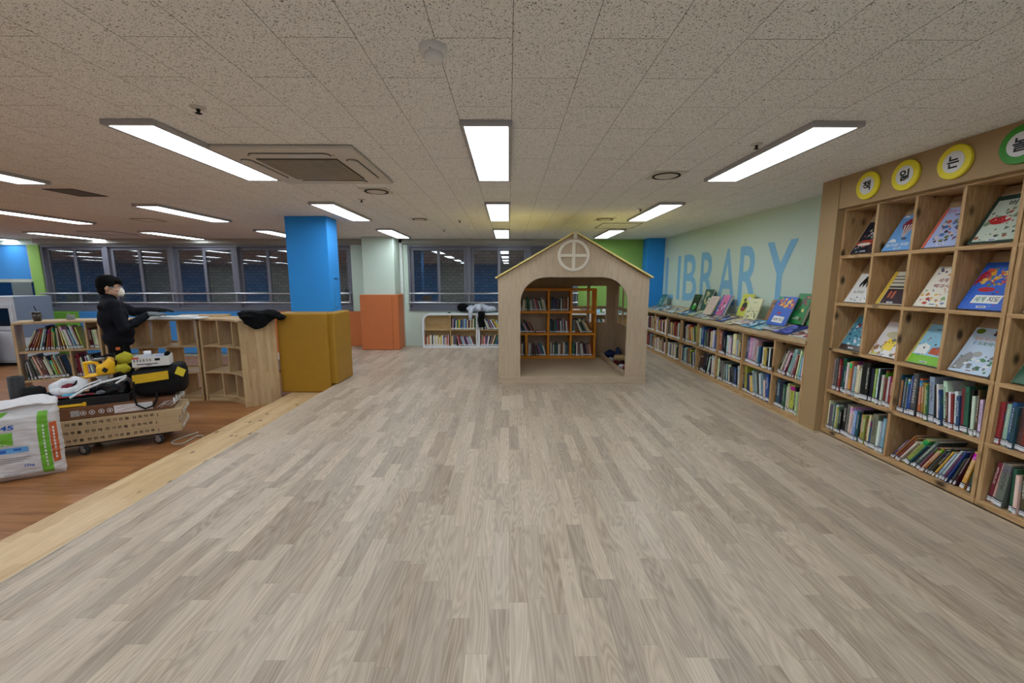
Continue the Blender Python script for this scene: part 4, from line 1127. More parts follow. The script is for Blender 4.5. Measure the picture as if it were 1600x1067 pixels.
# round window on the gable
rw = MB()
R0, R1 = 0.172, 0.212
CZ = 1.745
n = 48
ring = []
MR = frame((-0.012, -0.0005, CZ), (1, 0, 0), (0, 0, 1))
prof = [(R0, 0.0), (R0, 0.013), (R0 + 0.003, 0.016), (R1 - 0.003, 0.016), (R1, 0.013), (R1, 0.0)]
rw.lathe(prof, n, 0, MR, caps=False)
rw.box(-0.021, 0.021, -R0 - 0.002, R0 + 0.002, 0.0, 0.0125, 0, MR).box(-R0 - 0.002, -0.021, -0.019, 0.019, 0.0, 0.0125, 0, MR).box(0.021, R0 + 0.002, -0.019, 0.019, 0.0, 0.0125, 0, MR)
for k in range(4):
    a = PI / 4 + k * PI / 2
    c = Vector((math.cos(a) * 0.192, math.sin(a) * 0.192, 0.0161))
    rw.lathe([(0.004, 0.0), (0.0, 0.0006)], 8, 1, MR @ Matrix.Translation(c))
rw.build('round_window', [mat('pale_maple', (234, 224, 206), 0.5, 0.3, var=0.03), M_DARK], ph)
MB().box(-0.004, 0.004, 0.0, 0.0035, -0.01, 0.0).build('screw', M_DARK, ph).location = (X0 + 0.004, -0.014, 0.094)

# orange bookcase inside
M_OR = wood('orange_stained_board', (240, 160, 50), (226, 138, 34), 'x', 0.6, rough=0.4)
M_ORV = wood('orange_stained_board', (240, 160, 50), (226, 138, 34), 'z', 0.6, rough=0.4)
OY = 7.0
ob = thing('bookcase', 'orange open bookcase standing inside the playhouse', 'bookcase', (0.7, OY, 0.086))
def O(x0, x1, z0, z1): return MB().box(x0 - 0.7, x1 - 0.7, 0, 0.26, z0 - 0.086, z1 - 0.086)
OZ = [0.092, 0.495, 0.870, 1.250]
for z in OZ: O(-0.10, 1.49, z - 0.004, z + 0.036).build('shelf', M_OR, ob, bevel=0.002)
rowdiv = [[0.285, 0.660, 1.043], [0.660, 1.043], [0.660, 1.043]]
for k in range(3):
    for x in [-0.10, 1.455] + rowdiv[k]:
        O(x - 0.003, x + 0.034, OZ[k] + 0.036, OZ[k + 1] - 0.004).build('divider', M_ORV, ob, bevel=0.002)
def ocell(x0, k): return frame((x0, OY + 0.006, OZ[k] + 0.0375), (1, 0, 0), (0, 1, 0))
H3 = 0.335
for (a, b, k, nn, ln, fw) in [(-0.065, 0.653, 2, 22, [-22, -18, -14, -10, -12, -14, -12, -10, 6, 4, 2, -6, -8, -9, -10, -12, -13, -14], 0.97), (0.698, 1.036, 2, 13, [3, 2, 2, 4, 5, 3, 2, 0], 0.92),
                              (-0.065, 0.45, 1, 15, -26, 0.98), (0.698, 1.036, 1, 13, [0, 0, 0, -3, -4], 0.96), (1.082, 1.448, 1, 9, [0, 0, -24, -26, -27, -28], 0.97),
                              (-0.065, 0.278, 0, 12, [4, 3, 2, 0], 0.95), (0.324, 0.653, 0, 13, [0, 0, 2, -2, -8, -14, -18], 0.97), (0.698, 1.036, 0, 15, 0, 0.97), (1.082, 1.448, 0, 15, [4, 3, 2, 0, 0, 0, -6, -8, -9], 0.96)]:
    fill_rest(ocell(a, k), b - a, H3 * 0.80, nn, ln, fw, front=0.01, seed=int(a * 50) + k * 7, codes='wktyroegcapunwkmb')
# lying book in the middle row
for i in range(3):
    REST.append((frame((0.47, OY + 0.03, OZ[1] + 0.038 + i * 0.012), (0, 0, 1), (0, 1, 0)) @ Matrix.Translation((0, 0, -0.165)), 0.011, 0.19, 0.165, 'rwp'[i]))

# low tray with toys by the side wall of the playhouse
tr = thing('toy_tray', 'low plywood tray along the inner wall of the playhouse', 'tray', (1.74, 6.3, 0.086))
def TR(x0, x1, y0, y1, z0, z1): return MB().box(x0 - 1.74, x1 - 1.74, y0 - 6.3, y1 - 6.3, z0, z1)
TR(1.615, 1.868, 5.66, 7.08, 0.001, 0.012).build('bottom', ply('y'), tr)
TR(1.60, 1.615, 5.66, 7.08, 0.001, 0.085).build('rail', ply('y'), tr, bevel=0.002)
TR(1.615, 1.868, 7.065, 7.08, 0.012, 0.085).build('end_board', ply('x'), tr)
TR(1.615, 1.868, 5.66, 5.675, 0.012, 0.085).build('end_board', ply('x'), tr)
def toy(name, lab, x, y, z, r, c, bump=0.12, sq=1.0, rz=0.0):
    o = MB().ball((0, 0, 0), r, 0, Mat((0, 0, 0), rz), 22, 14, bump, x * 9 + y, 2.2, sq).build(name, mat('toy_' + name + str(len(MATS)), c, 0.75, 0.2, var=0.15, vs=30))
    o.location = (x, y, z)
    tag(o, lab, 'toy', 'soft toys in the playhouse tray')
toy('soft_toy', 'navy blue cloth toy at the inner end of the playhouse tray', 1.73, 6.92, 0.185, (0.09, 0.10, 0.06), (44, 58, 104), 0.3)
toy('soft_toy', 'upright navy toy leaning on the playhouse wall', 1.808, 6.74, 0.225, (0.036, 0.10, 0.10), (60, 76, 120), 0.2)
toy('soft_toy', 'white cloth toy beside the navy one in the tray', 1.68, 6.66, 0.135, (0.055, 0.10, 0.035), (206, 210, 214), 0.2)
toy('soft_toy', 'cream cushion toy lying across the playhouse tray', 1.77, 6.46, 0.205, (0.09, 0.06, 0.045), (214, 186, 132), 0.1, 0.6)
toy('soft_toy', 'dark red cloth toy in the middle of the tray', 1.70, 6.40, 0.13, (0.065, 0.08, 0.03), (120, 32, 40), 0.25)
toy('soft_toy', 'black and red toy in the tray', 1.75, 6.22, 0.145, (0.09, 0.07, 0.045), (60, 24, 32), 0.25)
toy('soft_toy', 'small yellow toy at the wall side of the tray', 1.82, 6.12, 0.16, (0.04, 0.06, 0.05), (224, 190, 70), 0.2)
toy('soft_toy', 'white round toy before the black and red one', 1.69, 6.06, 0.14, (0.055, 0.05, 0.04), (222, 216, 220), 0.1)
toy('soft_toy', 'crimson cloth toy near the opening of the playhouse', 1.76, 5.96, 0.145, (0.08, 0.06, 0.045), (156, 34, 50), 0.3)
toy('toy_ball', 'pink ball in the playhouse tray', 1.79, 5.84, 0.155, (0.05, 0.05, 0.05), (214, 84, 150), 0.0)
toy('soft_toy', 'navy and white toy at the front end of the tray', 1.73, 5.75, 0.135, (0.07, 0.05, 0.035), (70, 76, 120), 0.25)

# ================================================================ white low shelf under the window
M_WHT = mat('white_melamine', (232, 236, 240), 0.35, 0.4, var=0.01)
M_OAKI = wood('light_oak_board', (206, 176, 128), (176, 144, 96), 'x', 0.8, rough=0.5)
WY, WYB = 8.74, 8.925
def whiteshelf(x0, x1, label, round_left, cells, divs):
    r = thing('low_shelf', label, 'bookcase', (x0, WY, 0), 0, 'white low shelves under the window')
    D = WYB - WY
    W = x1 - x0
    top = 0.735
    R = 0.17
    M = frame((0, D, 0), (1, 0, 0), (0, 0, 1))
    tk = 0.035
    if round_left:
        def outline(o):
            p = [(o, o), (W - o, o), (W - o, top - o), (R, top - o)]
            p += [(R - (R - o) * math.sin(PI / 2 * i / 8), top - R + (R - o) * math.cos(PI / 2 * i / 8)) for i in range(1, 9)]
            return p
    else:
        def outline(o): return [(o, o), (W - o, o), (W - o, top - o), (o, top - o)]
    a, b = outline(0.0), outline(tk)
    n = len(a)
    m = MB()
    vs = [(p[0], p[1], 0) for p in a] + [(p[0], p[1], D) for p in a] + [(p[0], p[1], 0) for p in b] + [(p[0], p[1], D) for p in b]
    fs = []
    for i in range(n):
        j = (i + 1) % n
        fs += [(i, j, n + j, n + i), (2 * n + j, 2 * n + i, 3 * n + i, 3 * n + j), (n + i, n + j, 3 * n + j, 3 * n + i), (j, i, 2 * n + i, 2 * n + j)]
    m.add(vs, fs, 0, M)
    m.build('carcass', M_WHT, r)
    MB().box(tk * 0.7, W - tk * 0.7, D - 0.012, D - 0.004, tk * 0.7, top - (R * 0.35 if round_left else tk * 0.7)).build('back_panel', M_OAKI, r)
    MB().box(tk, W - tk, 0.006, D - 0.013, 0.372, 0.39).build('shelf', M_OAKI, r)
    for dx in divs:
        for z0, z1 in ((tk, 0.371), (0.391, top - tk)):
            MB().box(dx - 0.009, dx + 0.009, 0.006, D - 0.013, z0, z1).build('divider', M_OAKI, r)
    return r
whiteshelf(-1.84, -0.665, 'white low shelf with a rounded corner and one empty compartment', True, None, [0.595])
whiteshelf(-0.655, 0.54, 'white low shelf partly hidden by the playhouse front', False, None, [0.60])
whiteshelf(0.55, 1.72, 'white low shelf seen through the playhouse windows', False, None, [0.58])
whiteshelf(1.73, 2.83, 'white low shelf in the corner by the green wall', False, None, [0.55])
def wcell(x, z): return frame((x, WY + 0.004, z + 0.0005), (1, 0, 0), (0, 1, 0))
WH = 0.27
for (x, z, wd, nn, ln, fw) in [(-1.80, 0.036, 0.53, 20, 0, 0.96), (-1.23, 0.036, 0.53, 19, [0, 0, 0, 0, 0, -12, -14, -16, -18, -18, -18, -20, -20, -20, -20], 0.98), (-1.23, 0.391, 0.53, 19, [0, 2, 3, 2, 2, 0, 4, 6, 8, 5, 3, 4, 2], 0.96),
                               (-0.61, 0.036, 0.54, 18, [0, 0, 0, 0, 6, 10, 14, 16, 18, 18], 0.97), (-0.61, 0.391, 0.54, 16, [0, -2, -14, -20, -22, -24, -26, -28], 0.97),
                               (0.6, 0.391, 0.5, 16, 0, 0.9), (1.15, 0.391, 0.5, 16, [0, 0, 4, 6, 8], 0.9), (0.6, 0.036, 0.5, 16, 0, 0.9), (1.15, 0.036, 0.5, 16, 0, 0.9), (1.78, 0.391, 0.48, 15, [3, 0, -3], 0.9), (1.78, 0.036, 0.48, 15, 0, 0.9)]:
    fill_rest(wcell(x, z), wd, WH, nn, ln, fw, front=0.008, seed=int(x * 30 + z * 100), codes='wbcypvsuowkanmrcag', dscale=0.7)
# books on the white shelf seen through the playhouse windows
for i, (x, c, nm) in enumerate([(1.15, (70, 110, 150), 'blue'), (1.35, (180, 190, 196), 'grey'), (1.56, (60, 96, 100), 'dark teal'), (1.78, (150, 200, 226), 'light blue'), (2.0, (206, 206, 200), 'white'), (2.25, (90, 120, 90), 'green')]):
    M = frame((x, 8.80, 0.738), (1, 0, 0), (0, math.sin(0.5), math.cos(0.5)))
    face_book(M @ Matrix.Translation((0, 0.004, 0.0)), 0.17, 0.15, 0.006, c, plain(400 + i, [(230, 230, 230), (40, 60, 90)], 8, 0.14), '%s picture book standing on the white shelf behind the playhouse, %s from the ridge' % (nm, ORD[i]), 'picture books on the white shelf', False)
MB_ = MB().box(-0.03, 0.03, -0.02, 0.02, 0, 0.018)
o = MB_.build('stapler', mat('black_plastic', (30, 30, 32), 0.5, 0.3)); o.location = (-1.27, 8.80, 0.7365)
tag(o, 'small black object on the white shelf top', 'stapler')

# ---------------------------------------------------------------- draped clothes
def union(mb, voxel, name, mats_, smooth=6, parent=None, noise_amp=0.0, noise_f=8.0, dec=None):
    """melt overlapping closed shapes into one continuous skin"""
    src = mb.build('raw', mats_)
    r = src.modifiers.new('melt', 'REMESH'); r.mode = 'VOXEL'; r.voxel_size = voxel; r.use_smooth_shade = True
    if smooth:
        q = src.modifiers.new('soft', 'SMOOTH'); q.iterations = smooth; q.factor = 0.5
    dg = bpy.context.evaluated_depsgraph_get()
    me = bpy.data.meshes.new_from_object(src.evaluated_get(dg))
    bpy.data.objects.remove(src)
    if noise_amp:
        nn = [v.normal.copy() for v in me.vertices]
        for v, n_ in zip(me.vertices, nn):
            v.co += n_ * noise_amp * (noise.noise(v.co * noise_f) + 0.5 * noise.noise(v.co * noise_f * 2.3))
    me.name = name
    for p in me.polygons: p.use_smooth = True
    o = bpy.data.objects.new(name, me)
    COL.objects.link(o)
    if parent is not None: o.parent = parent
    return o
M_JGREY = mat('grey_fleece', (188, 194, 206), 0.9, 0.1, var=0.08, vs=14)
M_JBLK = mat('black_cloth', (14, 14, 16), 0.85, 0.12, var=0.2, vs=20)
mb = MB()
mb.ball((0.06, 0.06, 0.085), (0.17, 0.075, 0.085), 0, None, 24, 14, 0.35, 1.0)
mb.ball((-0.10, 0.04, 0.065), (0.13, 0.065, 0.065), 0, None, 20, 12, 0.35, 2.0)
mb.ball((0.24, 0.06, 0.055), (0.15, 0.065, 0.055), 0, None, 20, 12, 0.3, 3.0)
mb.ball((0.33, 0.07, 0.05), (0.07, 0.055, 0.04), 0, None, 16, 10, 0.3, 4.0)
mb.tube([(-0.12, 0.04, 0.09), (-0.14, -0.05, 0.055), (-0.135, -0.118, -0.03), (-0.14, -0.115, -0.17)], [0.06, 0.05, 0.046, 0.036], 12)
mb.tube([(0.02, 0.03, 0.11), (0.035, -0.03, 0.08), (0.03, -0.105, 0.03)], [0.075, 0.06, 0.04], 12)
o = union(mb, 0.010, 'jacket', M_JGREY, 3, None, 0.014, 12)
o.location = (-0.67, 8.80, 0.766); tag(o, 'crumpled grey fleece jacket on the white shelf', 'jacket')
mb = MB()
mb.ball((-0.03, 0.05, 0.09), (0.12, 0.07, 0.09), 0, None, 20, 12, 0.3, 6.0)
mb.ball((0.05, 0.05, 0.055), (0.11, 0.06, 0.055), 0, None, 20, 12, 0.3, 7.0)
o = union(mb, 0.010, 'jacket', M_JBLK, 3, None, 0.008, 14)
o.location = (-0.95, 8.82, 0.766); tag(o, 'black garment bunched beside the grey fleece on the white shelf', 'jacket')
mb = MB()
mb.sheet(lambda u, v: (-0.07 + 0.14 * u + 0.01 * math.sin(9 * v), -0.022 - 0.012 * math.sin(u * 7), 0.0 - 0.32 * v), 8, 14, 0, None, 0.018)
mb.box(-0.06, 0.06, -0.026, 0.06, -0.002, 0.014)
o = union(mb, 0.008, 'scarf', M_JBLK, 2, None, 0.006, 20)
o.location = (-0.575, 8.700, 0.766); tag(o, 'black scarf hanging down over the white shelf front', 'scarf')

# ================================================================ curved bookcase on the old floor
M_MAPLE = lambda ax: wood('rubberwood', (208, 180, 140), (176, 146, 106), ax, 0.8, rough=0.45, board=0.055)
M_MEDGE = mat('pale_board_edge', (226, 206, 168), 0.45, 0.3, var=0.03)
class Arc:
    def __init__(s, A, B, a0, a1):
        s.A, s.B = Vector(A), Vector(B)
        L = (s.B - s.A).length
        d = math.radians(a0 - a1) / 2
        s.R = L / (2 * math.sin(d)); s.t0 = math.radians(a0); s.t1 = math.radians(a1)
        s.c = s.A - s.R * Vector((-math.sin(s.t0), math.cos(s.t0)))
    def ang(s, k): return s.t0 + (s.t1 - s.t0) * k
    def p(s, k, off=0.0):
        t = s.ang(k)
        return s.c + (s.R + off) * Vector((-math.sin(t), math.cos(t)))
CD = 0.40
def curved(label, arc, divs, ends=(True, True)):
    r = thing('curved_bookcase', label, 'bookcase', (arc.A.x, arc.A.y, LOW))
    o = Vector((arc.A.x, arc.A.y))
    def slab(z0, z1, f0, f1, n=14, k0=0.0, k1=1.0):
        fr = [arc.p(k0 + (k1 - k0) * i / n, f0) - o for i in range(n + 1)]
        bk = [arc.p(k0 + (k1 - k0) * i / n, f1) - o for i in range(n + 1)]
        return MB().prism([tuple(q) for q in fr] + [tuple(q) for q in bk[::-1]], z0, z1)
    Z = [0.06, 0.385, 0.745, 1.105]
    slab(Z[3], Z[3] + 0.026, -0.012, CD + 0.005, k0=0.006, k1=0.994).build('top_board', M_MAPLE('x'), r, bevel=0.003)
    for z in Z[:3]:
        slab(z, z + 0.022, 0.0, CD, k0=0.03, k1=0.97).build('shelf', M_MAPLE('x'), r, bevel=0.003)
    slab(0.0, Z[0], 0.012, 0.03, k0=0.03, k1=0.97).build('plinth', M_MAPLE('x'), r)
    for z in Z[:3]:
        slab(z + 0.022, z + 0.05, CD - 0.016, CD, k0=0.03, k1=0.97).build('rear_rail', M_MAPLE('x'), r)
    def panel(k, z0, z1, f0, f1, t):
        q = arc.p(k) - o
        M = Matrix.Translation((q.x, q.y, 0)) @ Matrix.Rotation(arc.ang(k), 4, 'Z')
        return MB().box(-t / 2, t / 2, f0, f1, z0, z1, 0, M)
    for k in (0.0, 1.0):
        panel(k + (0.012 if k == 0 else -0.012), 0.0, Z[3] + 0.0 if ends[int(k)] else Z[3], -0.006, CD + 0.006, 0.025).build('side_panel', M_MAPLE('z'), r, bevel=0.004)
    for row, ks in enumerate(divs):
        for k in ks:
            panel(k, Z[row] + 0.022, Z[row + 1], 0.004, CD - 0.02, 0.02).build('divider', M_MAPLE('z'), r, bevel=0.002)
    return r, Z
A1 = Arc((-5.98, 4.98), (-5.266, 5.322), 40, 11.2)
A2 = Arc((-5.240, 5.335), (-4.178, 5.53), 11.2, 9.6)
A3 = Arc((-4.15, 5.532), (-3.41, 5.207), 6, -53.4)
c1, CZS = curved('filled end of the curved bookcase, next to the book steriliser', A1, [[0.765], [0.58], [0.805]])
curved('middle curved bookcase with open empty compartments behind the man', A2, [[0.475, 0.765], [0.34, 0.635], [0.28, 0.505, 0.78]])
curved('empty curved bookcase unit beside the blue pillar with a wide end panel', A3, [[0.30, 0.61], [0.46], [0.29, 0.61]])
def ccell(arc, k0, k1, row):
    a, b = arc.p(k0), arc.p(k1)
    d = (b - a).normalized()
    n_ = Vector((-d.y, d.x))
    sag = max(0.0, (arc.p((k0 + k1) / 2) - (a + b) / 2).dot(n_))
    return frame((a.x + n_.x * (sag + 0.012), a.y + n_.y * (sag + 0.012), LOW + CZS[row] + 0.022), (d.x, d.y, 0), (n_.x, n_.y, 0)), (b - a).length
GC = 'books in the filled curved bookcase'
M, wd = ccell(A1, 0.055, 0.785, 2)
fill(M, wd, 0.335, 'wrroowNorolgwuywwwasbwwmy', 'top row of the curved bookcase', 'its outer end', [24, 24, 22, 20, 17, 14, 12, 10, 8, 6, 4, 2, 0, -3, -5, -9, -10, -11, -12, -12, -12, -12, -12, -11, -10], 0.90, group=GC, seed=81)
M, wd = ccell(A1, 0.82, 0.965, 2)
fill(M, wd, 0.335, 'mcc', 'compartment beside the man, curved bookcase', 'the divider', -4, 0.8, group=GC, seed=82)
M, wd = ccell(A1, 0.055, 0.565, 1)
fill(M, wd, 0.335, 'eweEcUuuwwnllocawk', 'middle row of the curved bookcase', 'its outer end', [-3, -6, -10, -12, -13, -13, -13, -13, -13, -13, -13, -12, -12, -12, -12, -12, -11, -11], 0.91, group=GC, seed=83)
M, wd = ccell(A1, 0.60, 0.965, 1)
fill(M, wd, 0.335, 'mrpwkwnwakwn', 'middle row behind the yellow saw, curved bookcase', 'the divider', [-2, -3, -4, -5, -6, -7, -8, -8, -9, -9, -9, -9], 0.9, group=GC, seed=84)

# cup and box on the shelf top
ZT = LOW + CZS[3] + 0.027
q = A1.p(0.23, 0.14)
cup = thing('coffee_cup', 'dark iced coffee cup with a straw on the curved bookcase', 'cup', (q.x, q.y, ZT))
MB().lathe([(0.0, 0.002), (0.036, 0.002), (0.046, 0.10), (0.043, 0.10), (0.034, 0.006), (0.0, 0.006)], 24).build('cup', mat('clear_plastic', (70, 62, 60), 0.15, 0.5), cup)
MB().lathe([(0.0, 0.007), (0.033, 0.007), (0.042, 0.090), (0.0, 0.091)], 24).build('coffee', mat('dark_coffee', (26, 16, 12), 0.2, 0.4), cup)
MB().lathe([(0.048, 0.101), (0.049, 0.108), (0.040, 0.116), (0.0, 0.118)], 24).build('lid', mat('lid_plastic', (44, 40, 42), 0.2, 0.5), cup)
MB().tube([(0.0, 0.0, 0.119), (-0.02, 0.004, 0.17), (-0.026, 0.006, 0.185)], 0.004, 8).build('straw', M_JBLK, cup)
q = A1.p(0.55, 0.2)
o = MB().box(-0.03, 0.03, -0.03, 0.03, 0.0, 0.055).box(-0.022, 0.0, -0.02, 0.0, 0.055, 0.075).build('desk_box', mat('grey_plastic', (140, 144, 146), 0.5, 0.3), None, bevel=0.004)
o.location = (q.x, q.y, ZT); tag(o, 'small grey box on the curved bookcase beyond the cup', 'box')
# long white boards the man is handling
for i, (k0, k1, off, dz, lab) in enumerate(((0.36, 1.00, -0.11, 0.0, 'long white board lying on the curved bookcase, the lower one'), (0.44, 0.985, -0.10, 0.0195, 'long white board under the man\'s glove, the upper one'))):
    a, b = A2.p(k0, off), A2.p(k1, off)
    d = (b - a).normalized(); n_ = Vector((-d.y, d.x))
    o = MB().box(0, (b - a).length + (0.1 if i == 0 else 0.0), 0, 0.24 - 0.03 * i, 0, 0.018).build('white_board', mat('white_board_laminate', (226, 228, 226), 0.35, 0.4, var=0.02), None, bevel=0.003)
    o.matrix_world = frame((a.x, a.y, ZT + dz), (d.x, d.y, 0), (n_.x, n_.y, 0))
    tag(o, lab, 'board')
o = MB().box(0, 0.62, 0, 0.10, 0, 0.03).build('timber_batten', M_MAPLE('x'), None, bevel=0.002)
a, b = A2.p(0.66, 0.30), A2.p(1.0, 0.30); d = (b - a).normalized()
o.matrix_world = frame((a.x, a.y, ZT), (d.x, d.y, 0), (-d.y, d.x, 0)); tag(o, 'short raw wooden board lying behind the white boards', 'board')

# black coat thrown over the end
e = A3.p(1.0, 0.2)
tx, ty = math.cos(A3.t1), math.sin(A3.t1)      # outwards from the end panel
nx, ny = -ty, tx                                # towards the rear
def W(u, v, z): return (u * tx + v * nx, u * ty + v * ny, z)
mb = MB()
for (u, v, z, r) in [(-0.10, 0.02, 0.045, (0.16, 0.15, 0.05)), (-0.20, -0.06, 0.05, (0.13, 0.12, 0.055)), (-0.05, 0.14, 0.05, (0.14, 0.10, 0.055)), (-0.26, 0.06, 0.04, (0.12, 0.12, 0.045)), (0.0, -0.08, 0.03, (0.10, 0.12, 0.04)), (0.0, 0.20, 0.035, (0.10, 0.10, 0.045))]:
    mb.ball(W(u, v, z), r, 0, None, 20, 12, 0.25, u * 9 + v * 5, 2.5)
mb.sheet(lambda s, t: W(0.035 + 0.018 * math.sin(5 * s + 2 * t) + 0.01 * t, -0.19 + 0.34 * s + 0.05 * t, 0.045 - (0.055 + 0.12 * math.sin(PI * min(1, s * 0.9 + 0.12))) * t), 16, 10, 0, None, 0.026)
mb.sheet(lambda s, t: W(-0.02 + 0.06 * t, -0.19 + 0.42 * s, 0.05 + 0.015 * math.sin(6 * s)), 12, 4, 0, None, 0.03)
mb.ball(W(0.06, 0.27, 0.01), (0.05, 0.09, 0.035), 0, None, 16, 10, 0.2, 4.0)
o = union(mb, 0.011, 'coat', M_JBLK, 4, None, 0.012, 11)
o.location = (e.x + 0.010, e.y - 0.012, ZT + 0.016); tag(o, 'black coat thrown over the end of the curved bookcase', 'coat')

# ================================================================ book steriliser
st = thing('book_steriliser', 'white book steriliser cabinet with a black door window', 'cabinet', (-9.80, 8.28, LOW))
M_STW = mat('white_metal', (206, 210, 218), 0.4, 0.4, var=0.02)
M_STG = mat('grey_blue_side', (126, 138, 156), 0.45, 0.3, var=0.02)
mb = MB()
mb.box(-0.40, 0.38, -0.33, 0.32, 0.06, 1.34, 0)
mb.box(0.381, 0.392, -0.33, 0.32, 0.55, 1.34, 1)
mb.build('body', [M_STW, M_STG], st, bevel=0.01)
mb = MB().box(-0.38, 0.34, -0.36, -0.331, 0.70, 1.20).build('door', M_STW, st, bevel=0.006)
MB().box(-0.33, 0.29, -0.366, -0.3605, 0.78, 1.12).build('door_window', mat('black_glass', (20, 20, 24), 0.1, 0.5), mb)
MB().box(-0.05, 0.10, -0.337, -0.331, 1.25, 1.31).build('display', mat('dark_display', (26, 30, 44), 0.15, 0.5), st)
for k in range(3): MB().lathe([(0.012, 0), (0.011, 0.008), (0.0, 0.008)], 16, 0, frame((-0.24 + k * 0.06, -0.331, 1.28), (1, 0, 0), (0, 0, 1))).build('button', M_STG, st)
MB().box(-0.38, 0.36, -0.345, -0.331, 0.10, 0.66).build('lower_door', M_STW, st, bevel=0.006)
MB().box(-0.36, 0.34, -0.30, 0.30, 0.0, 0.06).build('base', M_DARK, st)
o = MB().box(-0.22, 0.22, -0.2, 0.2, 0.0, 0.62).box(-0.24, 0.24, -0.22, 0.22, 0.62, 0.66).build('bin', mat('navy_plastic', (30, 44, 90), 0.5, 0.3), None, bevel=0.01)
o.location = (-9.93, 7.60, LOW); tag(o, 'navy blue bin standing before the book steriliser', 'bin')

# ================================================================ loaded dolly
DO = (-3.34, 4.08, LOW); DA = math.radians(30)
M_KRAFT = mat('kraft_cardboard', (190, 164, 128), 0.75, 0.15, var=0.06, vs=20)
M_KRAFTD = mat('brown_cardboard', (116, 78, 54), 0.5, 0.3, var=0.12, vs=16)
M_BLK = mat('black_plastic', (30, 30, 32), 0.5, 0.3)
M_INK = mat('black_print', (26, 22, 20), 0.6, 0.2)
FACE = frame((0, 0, 0), (1, 0, 0), (0, 0, 1))            # local front face, letters read along +x
dl = thing('dolly', 'low black dolly on castors carrying flooring cartons', 'dolly', DO, DA)
MB().box(-1.02, -0.08, 0.02, 0.40, 0.098, 0.115).build('deck', M_BLK, dl, bevel=0.004)
MB().tube([(-1.02, 0.03, 0.100), (-1.16, 0.03, 0.100), (-1.16, 0.39, 0.100), (-1.02, 0.39, 0.100)], 0.012, 8).build('frame_bar', M_BLK, dl)
M_RUB = mat('grey_rubber', (52, 52, 54), 0.6, 0.2); M_CHR = mat('zinc_plate', (150, 150, 152), 0.35, 0.5, metal=0.7)
for (x, y) in ((-0.20, 0.035), (-0.745, 0.035), (-0.20, 0.36), (-0.745, 0.36)):
    c = MB().box(-0.03, 0.03, -0.025, 0.025, 0.092, 0.0975).box(-0.022, -0.018, -0.016, 0.016, 0.03, 0.093).box(0.018, 0.022, -0.016, 0.016, 0.03, 0.093)
    co = c.build('castor', M_CHR, dl)
    co.location = (x, y, 0); co.rotation_euler = (0, 0, 1.15 if x > -0.5 else 0.95)
    MW = Matrix.Rotation(PI / 2, 4, 'Y')
    MB().lathe([(0.014, -0.015), (0.044, -0.015), (0.048, -0.008), (0.048, 0.008), (0.044, 0.015), (0.014, 0.015)], 24, 0, Matrix.Translation((0, 0, 0.0485)) @ MW).lathe([(0.0, -0.0175), (0.026, -0.0165), (0.026, 0.0165), (0.0, 0.0175)], 18, 1, Matrix.Translation((0, 0, 0.0485)) @ MW).build('wheel', [M_RUB, M_CHR], co)
LINES = '마 루 를  한 번 에  전 기 온 돌  강 화 마 루  ]'
for k in range(3):
    dx = (0.0, -0.018, 0.012)[k]
    lab = ['kraft flooring carton at the bottom of the stack on the dolly', 'kraft flooring carton in the middle of the stack on the dolly', 'kraft flooring carton on top of the three, under the brown pack'][k]
    z0 = 0.1165 + 0.0775 * k
    g = thing('flooring_carton', lab, 'carton', DO, DA, 'printed flooring cartons on the dolly')
    MB().box(-1.22 + dx, dx, 0.001, 0.41, z0, z0 + 0.076).build('carton', M_KRAFT, g, bevel=0.002)
    tx_ = MB()
    letters(tx_, LINES, FACE, -0.845 + dx * 0.5, -0.185 + dx * 0.5, z0 + 0.022, z0 + 0.056, 0, -0.0004, 0.022)
    tx_.build('lettering', M_INK, g)
    pk = MB()
    rg = random.Random(k)
    for q in range(5):
        y0 = 0.03 + q * 0.075 + rg.uniform(-0.01, 0.01)
        pk.box(dx, dx + 0.004 + rg.uniform(0, 0.004), y0, y0 + 0.05, z0 + 0.01 + rg.uniform(0, 0.02), z0 + 0.045 + rg.uniform(0, 0.02))
    pk.build('end_tape', mat('white_tape', (214, 212, 208), 0.4, 0.4, var=0.08, vs=40), g)
    MB().box(dx - 0.0006, dx + 0.0010, 0.001, 0.004, z0 + 0.004, z0 + 0.05).build('corner_mark', M_INK, g)
bp = thing('brown_pack', 'brown shrink-wrapped flooring pack under the black tool bag', 'carton', DO, DA)
ZB = 0.350
MB().box(-1.22, -0.055, 0.03, 0.40, ZB, ZB + 0.115).build('pack', M_KRAFTD, bp, bevel=0.004)
MB().box(-0.50, -0.215, 0.0285, 0.0300, ZB + 0.02, ZB + 0.095).build('white_label', mat('paper_label', (214, 210, 210), 0.5, 0.3, var=0.03), bp)
mb = MB()
for k in range(5): mb.box(-0.48 + 0.03 * (k % 3), -0.42 + 0.04 * (k % 3), 0.028, 0.0285, ZB + 0.03 + 0.012 * k, ZB + 0.033 + 0.012 * k)
mb.build('label_print', mat('label_red_print', (170, 70, 60), 0.5, 0.3), bp)
mb = MB()
for k, x in enumerate((-0.715, -0.655, -0.59, -0.53)):
    ring = [(x + 0.019 * math.cos(2 * PI * i / 20), 0.0285, ZB + 0.055 + 0.019 * math.sin(2 * PI * i / 20)) for i in range(20)]
    mb.tube(ring, 0.0022, 6, 0, None, closed=True)
    mb.box(x - 0.006, x + 0.006, 0.0275, 0.0295, ZB + 0.048, ZB + 0.062)
mb.build('handling_symbol', M_CALLW, bp)
mb = MB().box(-0.80, -0.74, 0.0285, 0.0299, ZB + 0.03, ZB + 0.085)
mb.build('grey_label', mat('grey_label_paper', (176, 170, 166), 0.5, 0.3, var=0.2, vs=90), bp)
mb = MB()
rg = random.Random(4)
